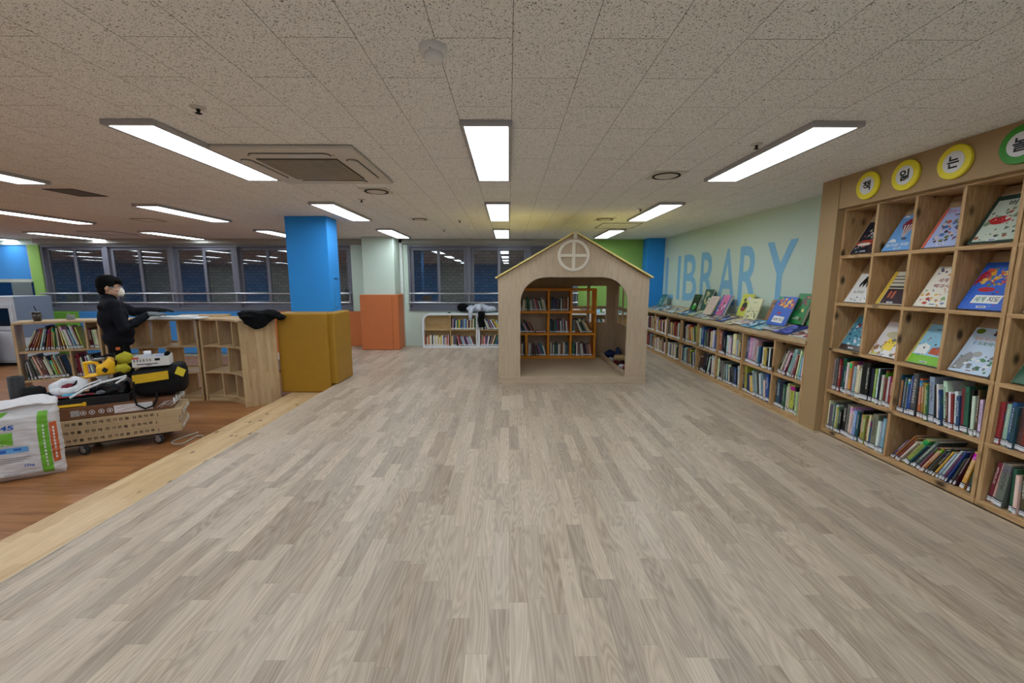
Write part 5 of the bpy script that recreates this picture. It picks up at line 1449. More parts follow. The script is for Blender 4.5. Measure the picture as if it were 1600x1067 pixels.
for q in range(9):
    x = -0.19 + q * 0.017
    mb.tube([(x, 0.028, ZB + 0.02 + rg.uniform(0, 0.03)), (x + 0.05, 0.027, ZB + 0.06 + rg.uniform(0, 0.03)), (x + 0.075, 0.028, ZB + 0.085)], 0.0012, 5)
mb.build('film_crease', M_CALLW, bp)
mb = MB()
for q in range(5): mb.ball((-0.05 + 0.008 * q % 3, 0.06 + 0.075 * q, ZB + 0.07 + 0.012 * (q % 2)), (0.012, 0.035, 0.035), 0, None, 12, 8, 0.4, q, 3.0)
mb.build('torn_film', mat('torn_white_film', (206, 206, 206), 0.3, 0.4, var=0.1, vs=40), bp)

# black tool bag with yellow band
ZG = ZB + 0.117
M_BAG = mat('black_nylon', (18, 18, 20), 0.7, 0.2, var=0.15, vs=30, bump=0.0008, bs=500)
M_BYEL = mat('yellow_webbing', (214, 176, 44), 0.6, 0.2, var=0.08, vs=30)
bg = thing('tool_bag', 'black tool bag with a yellow band on the dolly', 'bag', DO, DA)
mb = MB()
mb.ball((-0.17, 0.21, ZG + 0.155), (0.20, 0.150, 0.14), 0, None, 36, 24, 0.03, 2.0, 3.0, 0.42)
mb.ball((-0.015, 0.21, ZG + 0.172), (0.075, 0.145, 0.152), 0, None, 28, 18, 0.04, 5.0, 3.0, 0.6)
o = union(mb, 0.010, 'body', M_BAG, 6, bg, 0.004, 12)
mb = MB().sheet(lambda u, v: (-0.345 + 0.275 * u, 0.048 - 0.004 * math.sin(PI * u), ZG + 0.165 + 0.02 * u + 0.085 * v), 10, 3, 0, None, -0.006)
mb.build('yellow_band', M_BYEL, bg)
mb = MB().tube([(-0.335, 0.046, ZG + 0.19), (-0.345, 0.026, ZG + 0.06), (-0.33, 0.016, ZG - 0.04), (-0.27, 0.012, ZG - 0.085), (-0.21, 0.012, ZG - 0.065), (-0.175, 0.02, ZG + 0.0), (-0.175, 0.046, ZG + 0.06)], 0.0085, 8)
mb.build('handle_strap', M_BAG, bg)
mb = MB().sheet(lambda u, v: (-0.02 + 0.062 * u + 0.030 * v, 0.046 + 0.02 * u, ZG + 0.235 + 0.07 * v - 0.045 * u), 4, 4, 0, None, -0.004)
mb.build('yellow_tag', mat('yellow_tag_paper', (224, 206, 60), 0.5, 0.3, var=0.05), bg)
# white carton tray on the bag
ZC = ZG + 0.318
wt = thing('carton_tray', 'open white printed carton on the black tool bag', 'carton', DO, DA)
mb = MB()
for (x0, x1, y0, y1) in ((-0.345, -0.06, 0.10, 0.104), (-0.345, -0.06, 0.306, 0.31), (-0.345, -0.341, 0.104, 0.306), (-0.064, -0.06, 0.104, 0.306)):
    mb.box(x0, x1, y0, y1, ZC, ZC + 0.095)
mb.box(-0.341, -0.064, 0.104, 0.306, ZC, ZC + 0.004)
mb.build('tray', mat('white_card', (216, 214, 212), 0.6, 0.25, var=0.03), wt)
mb = MB(); rg = random.Random(9)
x = -0.335
for k in range(6):
    w_ = rg.uniform(0.018, 0.026)
    mb.box(x, x + w_ * 0.8, 0.0985, 0.0999, ZC + 0.058, ZC + 0.062).box(x + w_ * 0.3, x + w_ * 0.45, 0.0985, 0.0999, ZC + 0.050, ZC + 0.078).box(x + 0.002, x + w_ * 0.7, 0.0985, 0.0999, ZC + 0.070, ZC + 0.074)
    x += w_ * 1.15
mb.box(-0.17, -0.13, 0.0985, 0.0999, ZC + 0.055, ZC + 0.078).box(-0.31, -0.15, 0.0985, 0.0999, ZC + 0.022, ZC + 0.030).box(-0.24, -0.20, 0.0985, 0.0999, ZC + 0.012, ZC + 0.018)
mb.build('print', M_INK, wt)
MB().box(-0.345, -0.29, 0.0975, 0.0984, ZC + 0.08, ZC + 0.0955).build('red_corner', mat('red_print', (206, 80, 66), 0.5, 0.3), wt)
bt = thing('bottle', 'white capped bottle standing in the open carton', 'bottle', DO, DA)
Mb = Matrix.Translation((-0.235, 0.18, ZC + 0.005))
MB().lathe([(0.0, 0), (0.036, 0), (0.036, 0.10), (0.026, 0.115)], 24, 0, Mb).build('bottle', mat('bluish_white_plastic', (196, 204, 222), 0.3, 0.4), bt)
MB().lathe([(0.030, 0.1155), (0.030, 0.140), (0.0, 0.141)], 24, 0, Mb).build('cap', M_CALLW, bt)
def lump(name, lab, cat, xyz, r, m_, rz=0.0, bump=0.25, seed=0.0, sq=1.0, group=None):
    mb = MB().ball((0, 0, 0), r, 0, Mat((0, 0, 0), rz), 22, 14, bump, seed, 2.4, sq)
    o = mb.build(name, m_)
    c = Matrix.Translation(DO) @ Matrix.Rotation(DA, 4, 'Z') @ Vector(xyz)
    o.location = c; o.rotation_euler = (0, 0, DA)
    return tag(o, lab, cat, group)
lump('label_pack', 'blue and white packet lying in the open carton', 'packet', (-0.15, 0.20, ZC + 0.055), (0.045, 0.06, 0.045), mat('blue_white_pack', (150, 170, 214), 0.4, 0.4, var=0.25, vs=40), 0.3, 0.15, 2.0)
lump('glove', 'black glove crumpled at the corner of the open carton', 'glove', (-0.095, 0.27, ZC + 0.075), (0.028, 0.03, 0.045), M_JBLK, 0, 0.35, 3.0)

# black tool tray and machine case at the other end
tt = thing('tool_tray', 'long black tool tray with a yellow clip on the dolly', 'tray', DO, DA)
mb = MB().box(-1.20, -0.385, 0.055, 0.385, ZG, ZG + 0.010)
mb.box(-1.20, -0.385, 0.055, 0.065, ZG + 0.010, ZG + 0.075).box(-1.20, -0.385, 0.375, 0.385, ZG + 0.010, ZG + 0.075).box(-1.20, -1.19, 0.065, 0.375, ZG + 0.010, ZG + 0.075).box(-0.395, -0.385, 0.065, 0.375, ZG + 0.010, ZG + 0.075)
mb.build('tray', M_BLK, tt, bevel=0.004)
M_CLIP = mat('yellow_plastic', (236, 186, 40), 0.45, 0.35, var=0.04)
mb = MB().box(-0.905, -0.70, 0.040, 0.0545, ZG + 0.005, ZG + 0.028).box(-0.915, -0.895, 0.034, 0.0545, ZG + 0.0015, ZG + 0.038).box(-0.71, -0.69, 0.034, 0.0545, ZG + 0.0015, ZG + 0.038)
mb.build('yellow_clip', M_CLIP, tt, bevel=0.003)
cs = thing('machine_case', 'black film-wrapped machine case under the white strips on the dolly', 'case', DO, DA)
mb = MB().ball((-0.525, 0.24, ZG + 0.114), (0.122, 0.115, 0.088), 0, None, 30, 18, 0.12, 3.0, 3.0, 0.5)
mb.ball((-0.645, 0.28, ZG + 0.10), (0.07, 0.08, 0.07), 0, None, 24, 14, 0.15, 6.0, 3.0, 0.6)
o = union(mb, 0.009, 'case', mat('black_film', (22, 22, 25), 0.22, 0.5, var=0.2, vs=18), 3, cs, 0.008, 14)
MB().ball((-0.60, 0.125, ZG + 0.10), (0.035, 0.012, 0.02), 0, None, 16, 10, 0.3, 1.0).build('film_glint_patch', mat('grey_film', (110, 114, 120), 0.3, 0.4, var=0.2, vs=30), cs)  # pale grey lump painted as a glint on the black film
# rubbish sack laid as a white ring with dark red inside
hp = thing('hose_bag', 'round white sack with a dark red opening on the tool tray', 'bag', DO, DA)
mb = MB()
MH = Matrix.Translation((-0.845, 0.22, ZG + 0.165)) @ Matrix.Rotation(math.radians(36), 4, 'X') @ Matrix.Rotation(0.25, 4, 'Z')
ring = [(0.095 * math.cos(2 * PI * i / 28), 0.072 * math.sin(2 * PI * i / 28), 0.006 * math.sin(6 * PI * i / 28)) for i in range(28)]
mb.tube(ring, [0.040 + 0.006 * math.sin(i * 1.7) for i in range(28)], 12, 0, MH, closed=True)
mb.ball((0, -0.02, -0.045), (0.10, 0.075, 0.05), 0, MH, 22, 14, 0.12, 2.0)
o = union(mb, 0.008, 'sack', mat('white_printed_sack', (216, 218, 224), 0.45, 0.35, var=0.12, vs=30), 3, hp, 0.005, 18)
MB().ball((0, 0.01, -0.010), (0.072, 0.048, 0.02), 0, MH, 20, 12, 0.15, 7.0).build('red_lining', mat('dark_red_lining', (110, 22, 36), 0.6, 0.2, var=0.2, vs=20), hp)
MB().tube([(-0.13, -0.04, 0.02), (-0.09, -0.11, 0.0), (-0.02, -0.13, -0.04), (0.02, -0.07, 0.03), (0.07, 0.02, 0.035)], 0.009, 8, 0, MH).build('black_strap', M_BAG, hp)
# dark padded sleeve beside it
lump('knee_pad', 'black padded sleeve lying against the white sack', 'pad', (-1.085, 0.24, ZG + 0.115), (0.082, 0.08, 0.08), M_BAG, 0.4, 0.25, 5.0, 0.7)
# red and blue hand tools
def tool(lab, a, b, z, r, m_, mtip=None, group='red and blue hand tools in the tray'):
    t_ = thing('hand_tool', lab, 'tool', DO, DA, group)
    A_, B_ = Vector((a[0], a[1], z)), Vector((b[0], b[1], z))
    mid_ = A_.lerp(B_, 0.6)
    MB().tube([A_, A_.lerp(B_, 0.05), A_.lerp(B_, 0.3), A_.lerp(B_, 0.55), mid_], [r * 0.8, r, r * 0.85, r, r * 0.6], 10).build('grip', m_, t_)
    MB().tube([mid_, B_], [r * 0.45, r * 0.3], 8).build('shank', M_CHR if mtip is None else mtip, t_)
M_TR = mat('red_tool_plastic', (186, 36, 48), 0.4, 0.4); M_TB = mat('cyan_tool_plastic', (70, 170, 206), 0.4, 0.4); M_TW = mat('white_tool_plastic', (222, 222, 222), 0.4, 0.4)
tool('red handled tool across the tray front', (-1.12, 0.085), (-0.72, 0.095), ZG + 0.093, 0.014, M_TR, M_TR)
tool('cyan handled tool on the tray beside the white sack', (-0.86, 0.125), (-0.70, 0.10), ZG + 0.098, 0.017, M_TB)
tool('cyan and white tool at the tray end by the cement bag', (-0.98, 0.12), (-1.10, 0.13), ZG + 0.095, 0.014, M_TB, M_TW)
tool('white marker pen lying on the tools in the tray', (-1.06, 0.16), (-0.88, 0.155), ZG + 0.098, 0.011, M_TW, M_TR)
tool('dark red cutter near the white strips', (-0.72, 0.14), (-0.60, 0.105), ZG + 0.092, 0.013, mat('dark_red_plastic', (120, 26, 40), 0.4, 0.4))
# white flexible strips
for i, (lab, pts, r) in enumerate((('thick white plastic strip arching over the black case', [(-0.80, 0.075, ZG + 0.085), (-0.70, 0.08, ZG + 0.15), (-0.58, 0.085, ZG + 0.20), (-0.47, 0.088, ZG + 0.225), (-0.395, 0.10, ZG + 0.245)], 0.011),
                                  ('thin white plastic strip behind the thick one', [(-0.77, 0.12, ZG + 0.13), (-0.68, 0.11, ZG + 0.19), (-0.58, 0.105, ZG + 0.225)], 0.008),
                                  ('short white offcut near the tool bag', [(-0.47, 0.065, ZG + 0.185), (-0.425, 0.066, ZG + 0.215), (-0.395, 0.07, ZG + 0.232)], 0.009))):
    P_ = [Matrix.Translation(DO) @ Matrix.Rotation(DA, 4, 'Z') @ Vector(p) for p in pts]
    o = MB().tube([p - P_[0] for p in P_], r, 8).build('plastic_strip', mat('white_pvc', (222, 226, 232), 0.35, 0.4), None)
    o.location = P_[0]; tag(o, lab, 'strip', 'white plastic strips on the dolly')
# yellow saw with glove
sw = thing('power_saw', 'yellow saw body with open grip on top of the black case', 'saw', DO, DA)
MSW = Matrix.Translation((-0.69, 0.165, ZG + 0.262)) @ Matrix.Rotation(-0.12, 4, 'Y')
M_SAW = mat('saw_yellow', (240, 186, 30), 0.4, 0.4, var=0.06, vs=20)
mb = MB()
fr = frame((0, 0, 0), (1, 0, 0), (0, 0, 1))
grip = [((0.0, 0.0), (0.10, 0.0)), ((0.0, 0.005), (0.01, 0.125)), ((0.01, 0.125), (0.085, 0.12)), ((0.085, 0.12), (0.115, 0.05)), ((0.115, 0.05), (0.10, 0.0))]
for (a, b) in grip: mb.tube([(a[0], 0, a[1]), (b[0], 0, b[1])], 0.017, 10, 0, MSW)
for (a, b) in ((0.0, 0.0), (0.10, 0.0), (0.01, 0.125), (0.085, 0.12), (0.115, 0.05)): mb.ball((a, 0, b), 0.017, 0, MSW, 12, 8)
mb.ball((0.16, 0, 0.035), (0.085, 0.055, 0.055), 0, MSW, 24, 14, 0.03, 1.0, 2, 0.6)
mb.tube([(0.13, 0, 0.03), (0.23, 0, 0.10)], [0.055, 0.062], 16, 0, MSW)
mb.box(-0.03, 0.10, -0.03, 0.03, -0.014, 0.0, 0, MSW)
union(mb, 0.006, 'housing', M_SAW, 3, sw)
MB().tube([(0.24, 0, 0.105), (0.335, 0, 0.116)], [0.048, 0.044], 20, 0, MSW).build('motor_barrel', mat('saw_amber', (226, 156, 40), 0.4, 0.4, var=0.08), sw)
MB().prism([(0.125, 0.035), (0.15, 0.005), (0.175, 0.035), (0.15, 0.065)], 0.052, 0.058, 0, MSW @ fr).build('badge', M_BLK, sw)
MB().tube([(0.235, 0.0, 0.165), (0.245, -0.066, 0.11), (0.235, -0.05, 0.04), (0.22, 0.0, 0.03)], 0.007, 8, 0, MSW).tube([(0.10, 0, 0.145), (0.17, 0.01, 0.165), (0.24, 0.0, 0.17)], 0.012, 8, 0, MSW).build('strap', M_BAG, sw)
MB().ball((0.115, 0, 0.140), (0.05, 0.025, 0.018), 0, MSW, 16, 10, 0.2, 3.0).build('trigger_guard', mat('grey_metal', (120, 120, 120), 0.4, 0.5, metal=0.5), sw)
MB().prism([(0.08, -0.075), (0.13, -0.075), (0.16, -0.02), (0.06, -0.014)], -0.02, 0.02, 0, MSW @ fr).build('blade_guard', mat('clear_guard', (170, 174, 176), 0.3, 0.4), sw)
lump('work_glove', 'yellow-green glove draped over the saw barrel', 'glove', (-0.395, 0.115, ZG + 0.415), (0.062, 0.042, 0.058), mat('yellow_green_cloth', (178, 172, 52), 0.8, 0.15, var=0.15, vs=20), 0.2, 0.35, 8.0)
lump('work_glove', 'yellow-green glove hanging under the saw barrel', 'glove', (-0.41, 0.085, ZG + 0.325), (0.055, 0.03, 0.042), mat('yellow_green_cloth', (178, 172, 52), 0.8, 0.15), 0.2, 0.35, 9.0)
# roll standing behind the cement bag
ro = thing('black_roll', 'black roll standing upright behind the cement bag', 'roll', (-4.84, 3.99, LOW))
MB().lathe([(0.036, 0.001), (0.056, 0.001), (0.056, 0.70), (0.036, 0.70), (0.036, 0.64)], 28).build('roll', mat('black_sheet', (34, 32, 34), 0.5, 0.3, var=0.15, vs=12), ro)
MB().lathe([(0.0, 0.64), (0.035, 0.64), (0.035, 0.66)], 24).build('core', M_DARK, ro)
# cord on the floor
P_ = [(-3.36, 4.30), (-3.41, 4.16), (-3.42, 4.03), (-3.35, 3.97), (-3.28, 3.985), (-3.28, 4.08), (-3.29, 4.18), (-3.24, 4.20), (-3.19, 4.15)]
sm_ = []
for i in range(len(P_) - 1):
    for k in range(6):
        p0 = Vector(P_[max(i - 1, 0)]); p1 = Vector(P_[i]); p2 = Vector(P_[i + 1]); p3 = Vector(P_[min(i + 2, len(P_) - 1)])
        t_ = k / 6
        sm_.append(0.5 * ((2 * p1) + (p2 - p0) * t_ + (2 * p0 - 5 * p1 + 4 * p2 - p3) * t_ ** 2 + (3 * p1 - p0 - 3 * p2 + p3) * t_ ** 3))
o = MB().tube([(p.x, p.y, LOW + 0.009) for p in sm_], 0.007, 8).build('cord', mat('grey_cord', (176, 168, 158), 0.6, 0.2))
tag(o, 'pale grey cord looping on the floor beside the dolly', 'cord')

# ================================================================ cement bag at the picture edge
BW, BH = 0.46, 0.655
bagd = thing('cement_bag', 'white woven bag with green stripe and blue 45 standing by the step', 'bag', (-3.787, 3.328, LOW), math.radians(29.5))
def bagsurf(u, v, off=0.0):
    """u along the girth (0..1), v up; u 0..0.5 is the front from its far edge to the gusset"""
    pinch = min(1.0, 0.15 + (v / 0.10)) ** 0.6 if v < 0.085 else (1.0 if v < 0.80 else (1.0 - 0.62 * ((v - 0.80) / 0.11) ** 1.1 if v < 0.91 else 0.38 + 0.42 * math.sin(PI * min(1, (v - 0.91) / 0.08) * 0.75)))
    half = 0.5 * BW * (1.0 + 0.03 * math.sin(PI * v) + 0.09 * max(0, 1 - v / 0.035) - 0.10 * max(0, min(1, (v - 0.6) / 0.3)) + (0.11 * max(0, min(1, (v - 0.90) / 0.04))))
    th = 0.085 * pinch * (1.0 + 0.15 * math.sin(PI * min(1, v * 1.2)))
    a = 2 * PI * u
    ca, sa = math.cos(a), math.sin(a)
    x = -half * math.copysign(abs(ca) ** 0.55, ca)
    y = -th * math.copysign(abs(sa) ** 0.75, sa)
    w_ = 0.007 * noise.noise(Vector((x * 9, y * 9, v * 7))) + 0.006 * noise.noise(Vector((x * 18, y * 4, v * 26))) * (1 + 2.5 * max(0, v - 0.8) / 0.2)
    lean = 0.02 * v
    nrm = Vector((x / half ** 2, y / max(th, 0.01) ** 2, 0)).normalized() if (abs(x) + abs(y)) > 1e-9 else Vector((0, -1, 0))
    top = BH * v - 0.035 * max(0, v - 0.93) / 0.07 * (1 if sa > 0 else -0.3) + (0.015 * math.sin(x * 17) * max(0, v - 0.85) / 0.15)
    return Vector((x - half - 0.0, y + 0.09 + lean, top)) + nrm * (w_ + off)
mb = MB()
NU, NV = 132, 96
vs = [bagsurf(i / NU, j / NV) for j in range(NV + 1) for i in range(NU)]
fs = []; ms = []
mb.add(vs, [(j * NU + i, j * NU + (i + 1) % NU, (j + 1) * NU + (i + 1) % NU, (j + 1) * NU + i) for j in range(NV) for i in range(NU)], 0, None, True)
mb.add(vs[:NU], [tuple(range(NU))[::-1]]); mb.add(vs[-NU:], [tuple(range(NU))])
mb.build('sack', mat('white_woven_plastic', (214, 212, 214), 0.45, 0.35, var=0.05, vs=20, bump=0.0008, bs=400), bagd, weld=True)
def bagmap(pts2, off):
    """front-face coordinates (metres from the front's gusset edge, height) to the sack skin"""
    out = []
    for x, z in pts2:
        v = z / BH
        half = 0.5 * BW * (1.0 + 0.03 * math.sin(PI * v))
        X = max(-0.999, min(0.999, (x + half) / half))
        ca = -math.copysign(abs(X) ** (1 / 0.55), X)
        u = math.acos(max(-1, min(1, ca))) / (2 * PI)
        out.append(bagsurf(u, v, off))
    return out
def decal(name, m_, polys, off=0.0030, parent=bagd):
    mb = MB()
    for poly in polys:
        mb.add(bagmap(poly, off), [tuple(range(len(poly)))])
    return mb.build(name, m_, parent)
def strip(x0, x1, z0, z1, nx=3, nz=16, f=None):
    q = []
    for i in range(nx):
        for j in range(nz):
            a, b = x0 + (x1 - x0) * i / nx, x0 + (x1 - x0) * (i + 1) / nx
            c, d = z0 + (z1 - z0) * j / nz, z0 + (z1 - z0) * (j + 1) / nz
            q.append([(a, c), (b, c), (b, d), (a, d)])
    return q
M_BGR = mat('bag_green_print', (112, 178, 54), 0.45, 0.35, var=0.05, vs=20); M_BBL = mat('bag_blue_print', (44, 96, 186), 0.45, 0.35, var=0.05); M_BLB = mat('bag_light_blue_print', (104, 166, 224), 0.45, 0.35, var=0.05)
M_BRD = mat('bag_rust_print', (196, 96, 52), 0.45, 0.35, var=0.05); M_BGY = mat('bag_grey_print', (90, 90, 96), 0.5, 0.3)
decal('green_stripe', M_BGR, strip(-0.105, -0.045, 0.04, 0.56, 5, 40))
decal('rust_stripe', M_BRD, strip(-0.040, -0.006, 0.12, 0.46, 5, 30))
decal('green_panel', M_BGR, strip(-0.46, -0.245, 0.315, 0.415, 8, 6), 0.0030)
decal('blue_bar', M_BLB, strip(-0.46, -0.165, 0.248, 0.292, 10, 3), 0.0030)
def disc2(cx, cz, r, n=16): return [(cx + r * math.cos(2 * PI * i / n), cz + r * math.sin(2 * PI * i / n)) for i in range(n)]
decal('blue_drop', M_BBL, [disc2(-0.365, 0.545, 0.034)])
decal('green_leaf', M_BGR, [[(-0.345, 0.575), (-0.29, 0.58), (-0.315, 0.545), (-0.335, 0.535)]], 0.0036)
decal('white_hand', M_CALLW, [disc2(-0.33, 0.36, 0.022, 10), [(-0.35, 0.345), (-0.27, 0.318), (-0.36, 0.318)]], 0.0042)
def bagtext(name, s, x0, x1, z0, z1, m_, bold=0.02, off=0.0036):
    gv, gf = glyphs(s, bold)
    mb = MB(); mb.add(bagmap([(x0 + a * (x1 - x0), z0 + b * (z1 - z0)) for a, b in gv], off), gf)
    return mb.build(name, m_, bagd)
bagtext('number', '45', -0.318, -0.238, 0.437, 0.475, M_BBL, 0.03)
bagtext('weight_mark', '25kg', -0.205, -0.145, 0.118, 0.142, M_BBL, 0.02)
for k in range(3):
    decal('print_line', M_BGY, strip(-0.45, -0.165 - 0.02 * k, 0.205 - 0.017 * k, 0.208 - 0.017 * k, 4, 1))
decal('bar_mark', M_BGY, strip(-0.325, -0.24, 0.045, 0.07, 2, 1))
decal('blue_print', M_BBL, strip(-0.45, -0.29, 0.255, 0.278, 3, 1) + strip(-0.25, -0.205, 0.265, 0.280, 2, 1), 0.0042)
rgb_ = random.Random(3)
decal('stripe_lettering', M_CALLW, [q for k in range(12) for q in strip(-0.078, -0.068, 0.10 + k * 0.03, 0.122 + k * 0.03 - rgb_.uniform(0, 0.008), 1, 1)] + [q for k in range(10) for q in strip(-0.026, -0.018, 0.15 + k * 0.028, 0.17 + k * 0.028, 1, 1)], 0.0042)

# ================================================================ the man
PX, PY, PA = -4.86, 5.11, math.radians(43)
man = thing('person', 'person in dark work clothes, white mask and gloves handling boards at the curved bookcase', 'person', (PX, PY, LOW), PA)
M_SKIN = mat('skin', (206, 158, 128), 0.55, 0.3, var=0.04, vs=20)
M_NAVY = mat('dark_work_jacket', (21, 23, 31), 0.8, 0.15, var=0.15, vs=16)
M_TRO = mat('black_trousers', (17, 17, 20), 0.8, 0.15, var=0.15, vs=16)
M_HAIR = mat('black_hair', (13, 12, 12), 0.75, 0.12, var=0.3, vs=90)
M_GLV = mat('grey_knit_glove', (112, 118, 120), 0.8, 0.15, var=0.1, vs=90); M_GLD = mat('dark_glove', (30, 30, 32), 0.8, 0.15, var=0.1)
RS, RE, RW = Vector((0.0, -0.185, 1.335)), Vector((0.085, -0.255, 1.055)), Vector((0.315, -0.165, 1.216))
LS, LE, LW = Vector((0.01, 0.185, 1.335)), Vector((0.190, 0.262, 1.228)), Vector((0.410, 0.195, 1.246))
def limb(mb, pts, rs):
    mb.tube(pts, rs, 14)
    for p, r in zip(pts, rs): mb.ball(p, r * 0.995, 0, None, 14, 10)
def hand(mb, wr, d, up, side, r=1.0, curl=0.35):
    """palm, four bent fingers and a thumb; d forward, up back of the hand, side towards the thumb"""
    d = d.normalized(); up = (up - d * up.dot(d)).normalized(); sd = d.cross(up) * side
    c = wr + d * 0.05
    mb.add([], [])
    M = Matrix(((d.x, sd.x, up.x, c.x), (d.y, sd.y, up.y, c.y), (d.z, sd.z, up.z, c.z), (0, 0, 0, 1)))
    mb.ball((0, 0, 0), (0.055 * r, 0.044 * r, 0.019 * r), 0, M, 18, 12, 0, 0, 1, 0.75)
    for k, (o_, L) in enumerate(((0.032, 0.070), (0.011, 0.078), (-0.011, 0.072), (-0.031, 0.058))):
        p0 = Vector((0.042, o_, 0.002)); p1 = Vector((0.042 + L * 0.48, o_ * 1.12, -0.002)); p2 = Vector((0.042 + L * (0.92 - 0.14 * curl), o_ * 1.15, -0.024 * curl)); p3 = Vector((0.042 + L * (1.15 - 0.35 * curl), o_ * 1.12, -0.046 * curl))
        limb(mb, [M @ p0, M @ p1, M @ p2, M @ p3], [0.0115 * r, 0.0105 * r, 0.0095 * r, 0.008 * r])
    limb(mb, [M @ Vector((-0.02, 0.034, -0.004)), M @ Vector((0.012, 0.058, -0.008)), M @ Vector((0.042, 0.064, -0.012))], [0.015 * r, 0.0125 * r, 0.010 * r])
def torso(mb, g=0.0):
    for (x, y, z, rx, ry, rz) in [(0.0, 0, 0.93, 0.115, 0.155, 0.12), (0.005, 0, 1.06, 0.115, 0.150, 0.14), (0.0, 0, 1.22, 0.120, 0.165, 0.14), (-0.015, 0, 1.315, 0.105, 0.175, 0.085)]:
        mb.ball((x, y, z), (rx + g, ry + g, rz + g), 0, None, 28, 18)
    for s_ in (RS, LS): mb.ball(s_ + Vector((0, 0, -0.005)), 0.066 + g, 0, None, 18, 12)
    limb(mb, [Vector((-0.02, 0.14, 1.345)), Vector((-0.025, 0, 1.375)), Vector((-0.02, -0.14, 1.345))], [0.05 + g, 0.06 + g, 0.05 + g])
body = MB()
torso(body)
limb(body, [RS, RE, RE.lerp(RW, 0.3), RW], [0.054, 0.043, 0.042, 0.029])
limb(body, [LS, LE, LE.lerp(LW, 0.3), LW], [0.054, 0.043, 0.042, 0.029])
hand(body, RW, Vector((1, 0.25, -0.02)), Vector((0.05, -0.12, 1)), 1)
hand(body, LW, Vector((1, -0.12, -0.06)), Vector((0.1, 0.1, 1)), -1)
LEGS = []
for s_, fx in ((-1, 0.02), (1, -0.03)):
    hip, kn, an = Vector((0.0, 0.088 * s_, 0.90)), Vector((fx + 0.03, 0.10 * s_, 0.49)), Vector((fx - 0.02, 0.105 * s_, 0.085))
    LEGS.append((hip, kn, an))
    limb(body, [hip, hip.lerp(kn, 0.4), kn, kn.lerp(an, 0.35), an], [0.088, 0.078, 0.056, 0.058, 0.038])
    limb(body, [an + Vector((-0.02, 0, -0.045)), an + Vector((0.08, 0.005 * s_, -0.05)), an + Vector((0.15, 0.008 * s_, -0.057))], [0.034, 0.034, 0.025])
# neck and head, turned slightly down
limb(body, [Vector((-0.028, 0, 1.36)), Vector((-0.008, 0, 1.44)), Vector((0.0, 0, 1.50))], [0.062, 0.054, 0.056])
HDM = Matrix.Translation((0.0, 0, 1.545)) @ Matrix.Rotation(0.06, 4, 'Y')
body.ball((-0.008, 0, 0.035), (0.098, 0.077, 0.098), 0, HDM, 30, 20)
body.ball((0.028, 0, -0.040), (0.066, 0.060, 0.078), 0, HDM, 24, 16)
body.ball((0.055, 0, -0.085), (0.034, 0.036, 0.028), 0, HDM, 16, 10)
body.ball((0.074, 0, 0.030), (0.026, 0.056, 0.022), 0, HDM, 18, 12)
limb(body, [HDM @ Vector((0.088, 0, 0.022)), HDM @ Vector((0.108, 0, -0.018))], [0.010, 0.014])
body.ball((0.086, 0, -0.058), (0.014, 0.026, 0.009), 0, HDM, 14, 8)
for s_ in (-1, 1):
    body.ball((-0.012, 0.079 * s_, -0.005), (0.020, 0.011, 0.033), 0, HDM @ Matrix.Rotation(0.25 * s_, 4, 'Z'), 16, 12)
    body.ball((0.062, 0.042 * s_, -0.022), (0.026, 0.022, 0.022), 0, HDM, 14, 10)
union(body, 0.0065, 'body', M_SKIN, 4, man)
for s_ in (-1, 1):
    e_ = MB().ball((0.083, 0.033 * s_, 0.006), (0.012, 0.014, 0.009), 0, HDM, 12, 8).ball((0.0925, 0.033 * s_, 0.005), (0.004, 0.006, 0.006), 1, HDM, 10, 6)
    e_.build('eye', [mat('eye_white', (226, 222, 218), 0.3, 0.4), M_HAIR], man)
    MB().ball((0.088, 0.036 * s_, 0.033), (0.008, 0.022, 0.005), 0, HDM, 12, 6).build('eyebrow', M_HAIR, man)
# hair: full on top, fringe forward, tapering to the nape
hr = MB()
hr.ball((-0.018, 0, 0.078), (0.112, 0.092, 0.078), 0, HDM, 30, 18, 0.05, 2.0, 5.0)
hr.ball((-0.055, 0, 0.035), (0.075, 0.088, 0.082), 0, HDM, 26, 16, 0.05, 3.0, 5.0)
hr.ball((-0.075, 0, -0.028), (0.042, 0.066, 0.060), 0, HDM, 22, 14, 0.06, 4.0, 5.0)
hr.ball((0.062, 0, 0.085), (0.058, 0.078, 0.040), 0, HDM, 24, 14, 0.08, 5.0, 5.0)
for k in range(9):
    y_ = -0.062 + 0.0155 * k
    limb(hr, [HDM @ Vector((0.085, y_, 0.085)), HDM @ Vector((0.108 - abs(y_) * 0.25, y_ * 1.05, 0.062)), HDM @ Vector((0.104 - abs(y_) * 0.3, y_ * 1.08, 0.046))], [0.016, 0.012, 0.006])
for s_ in (-1, 1): hr.ball((0.010, 0.079 * s_, 0.040), (0.030, 0.012, 0.045), 0, HDM, 16, 10)
union(hr, 0.006, 'hair', M_HAIR, 2, man, 0.0025, 60)
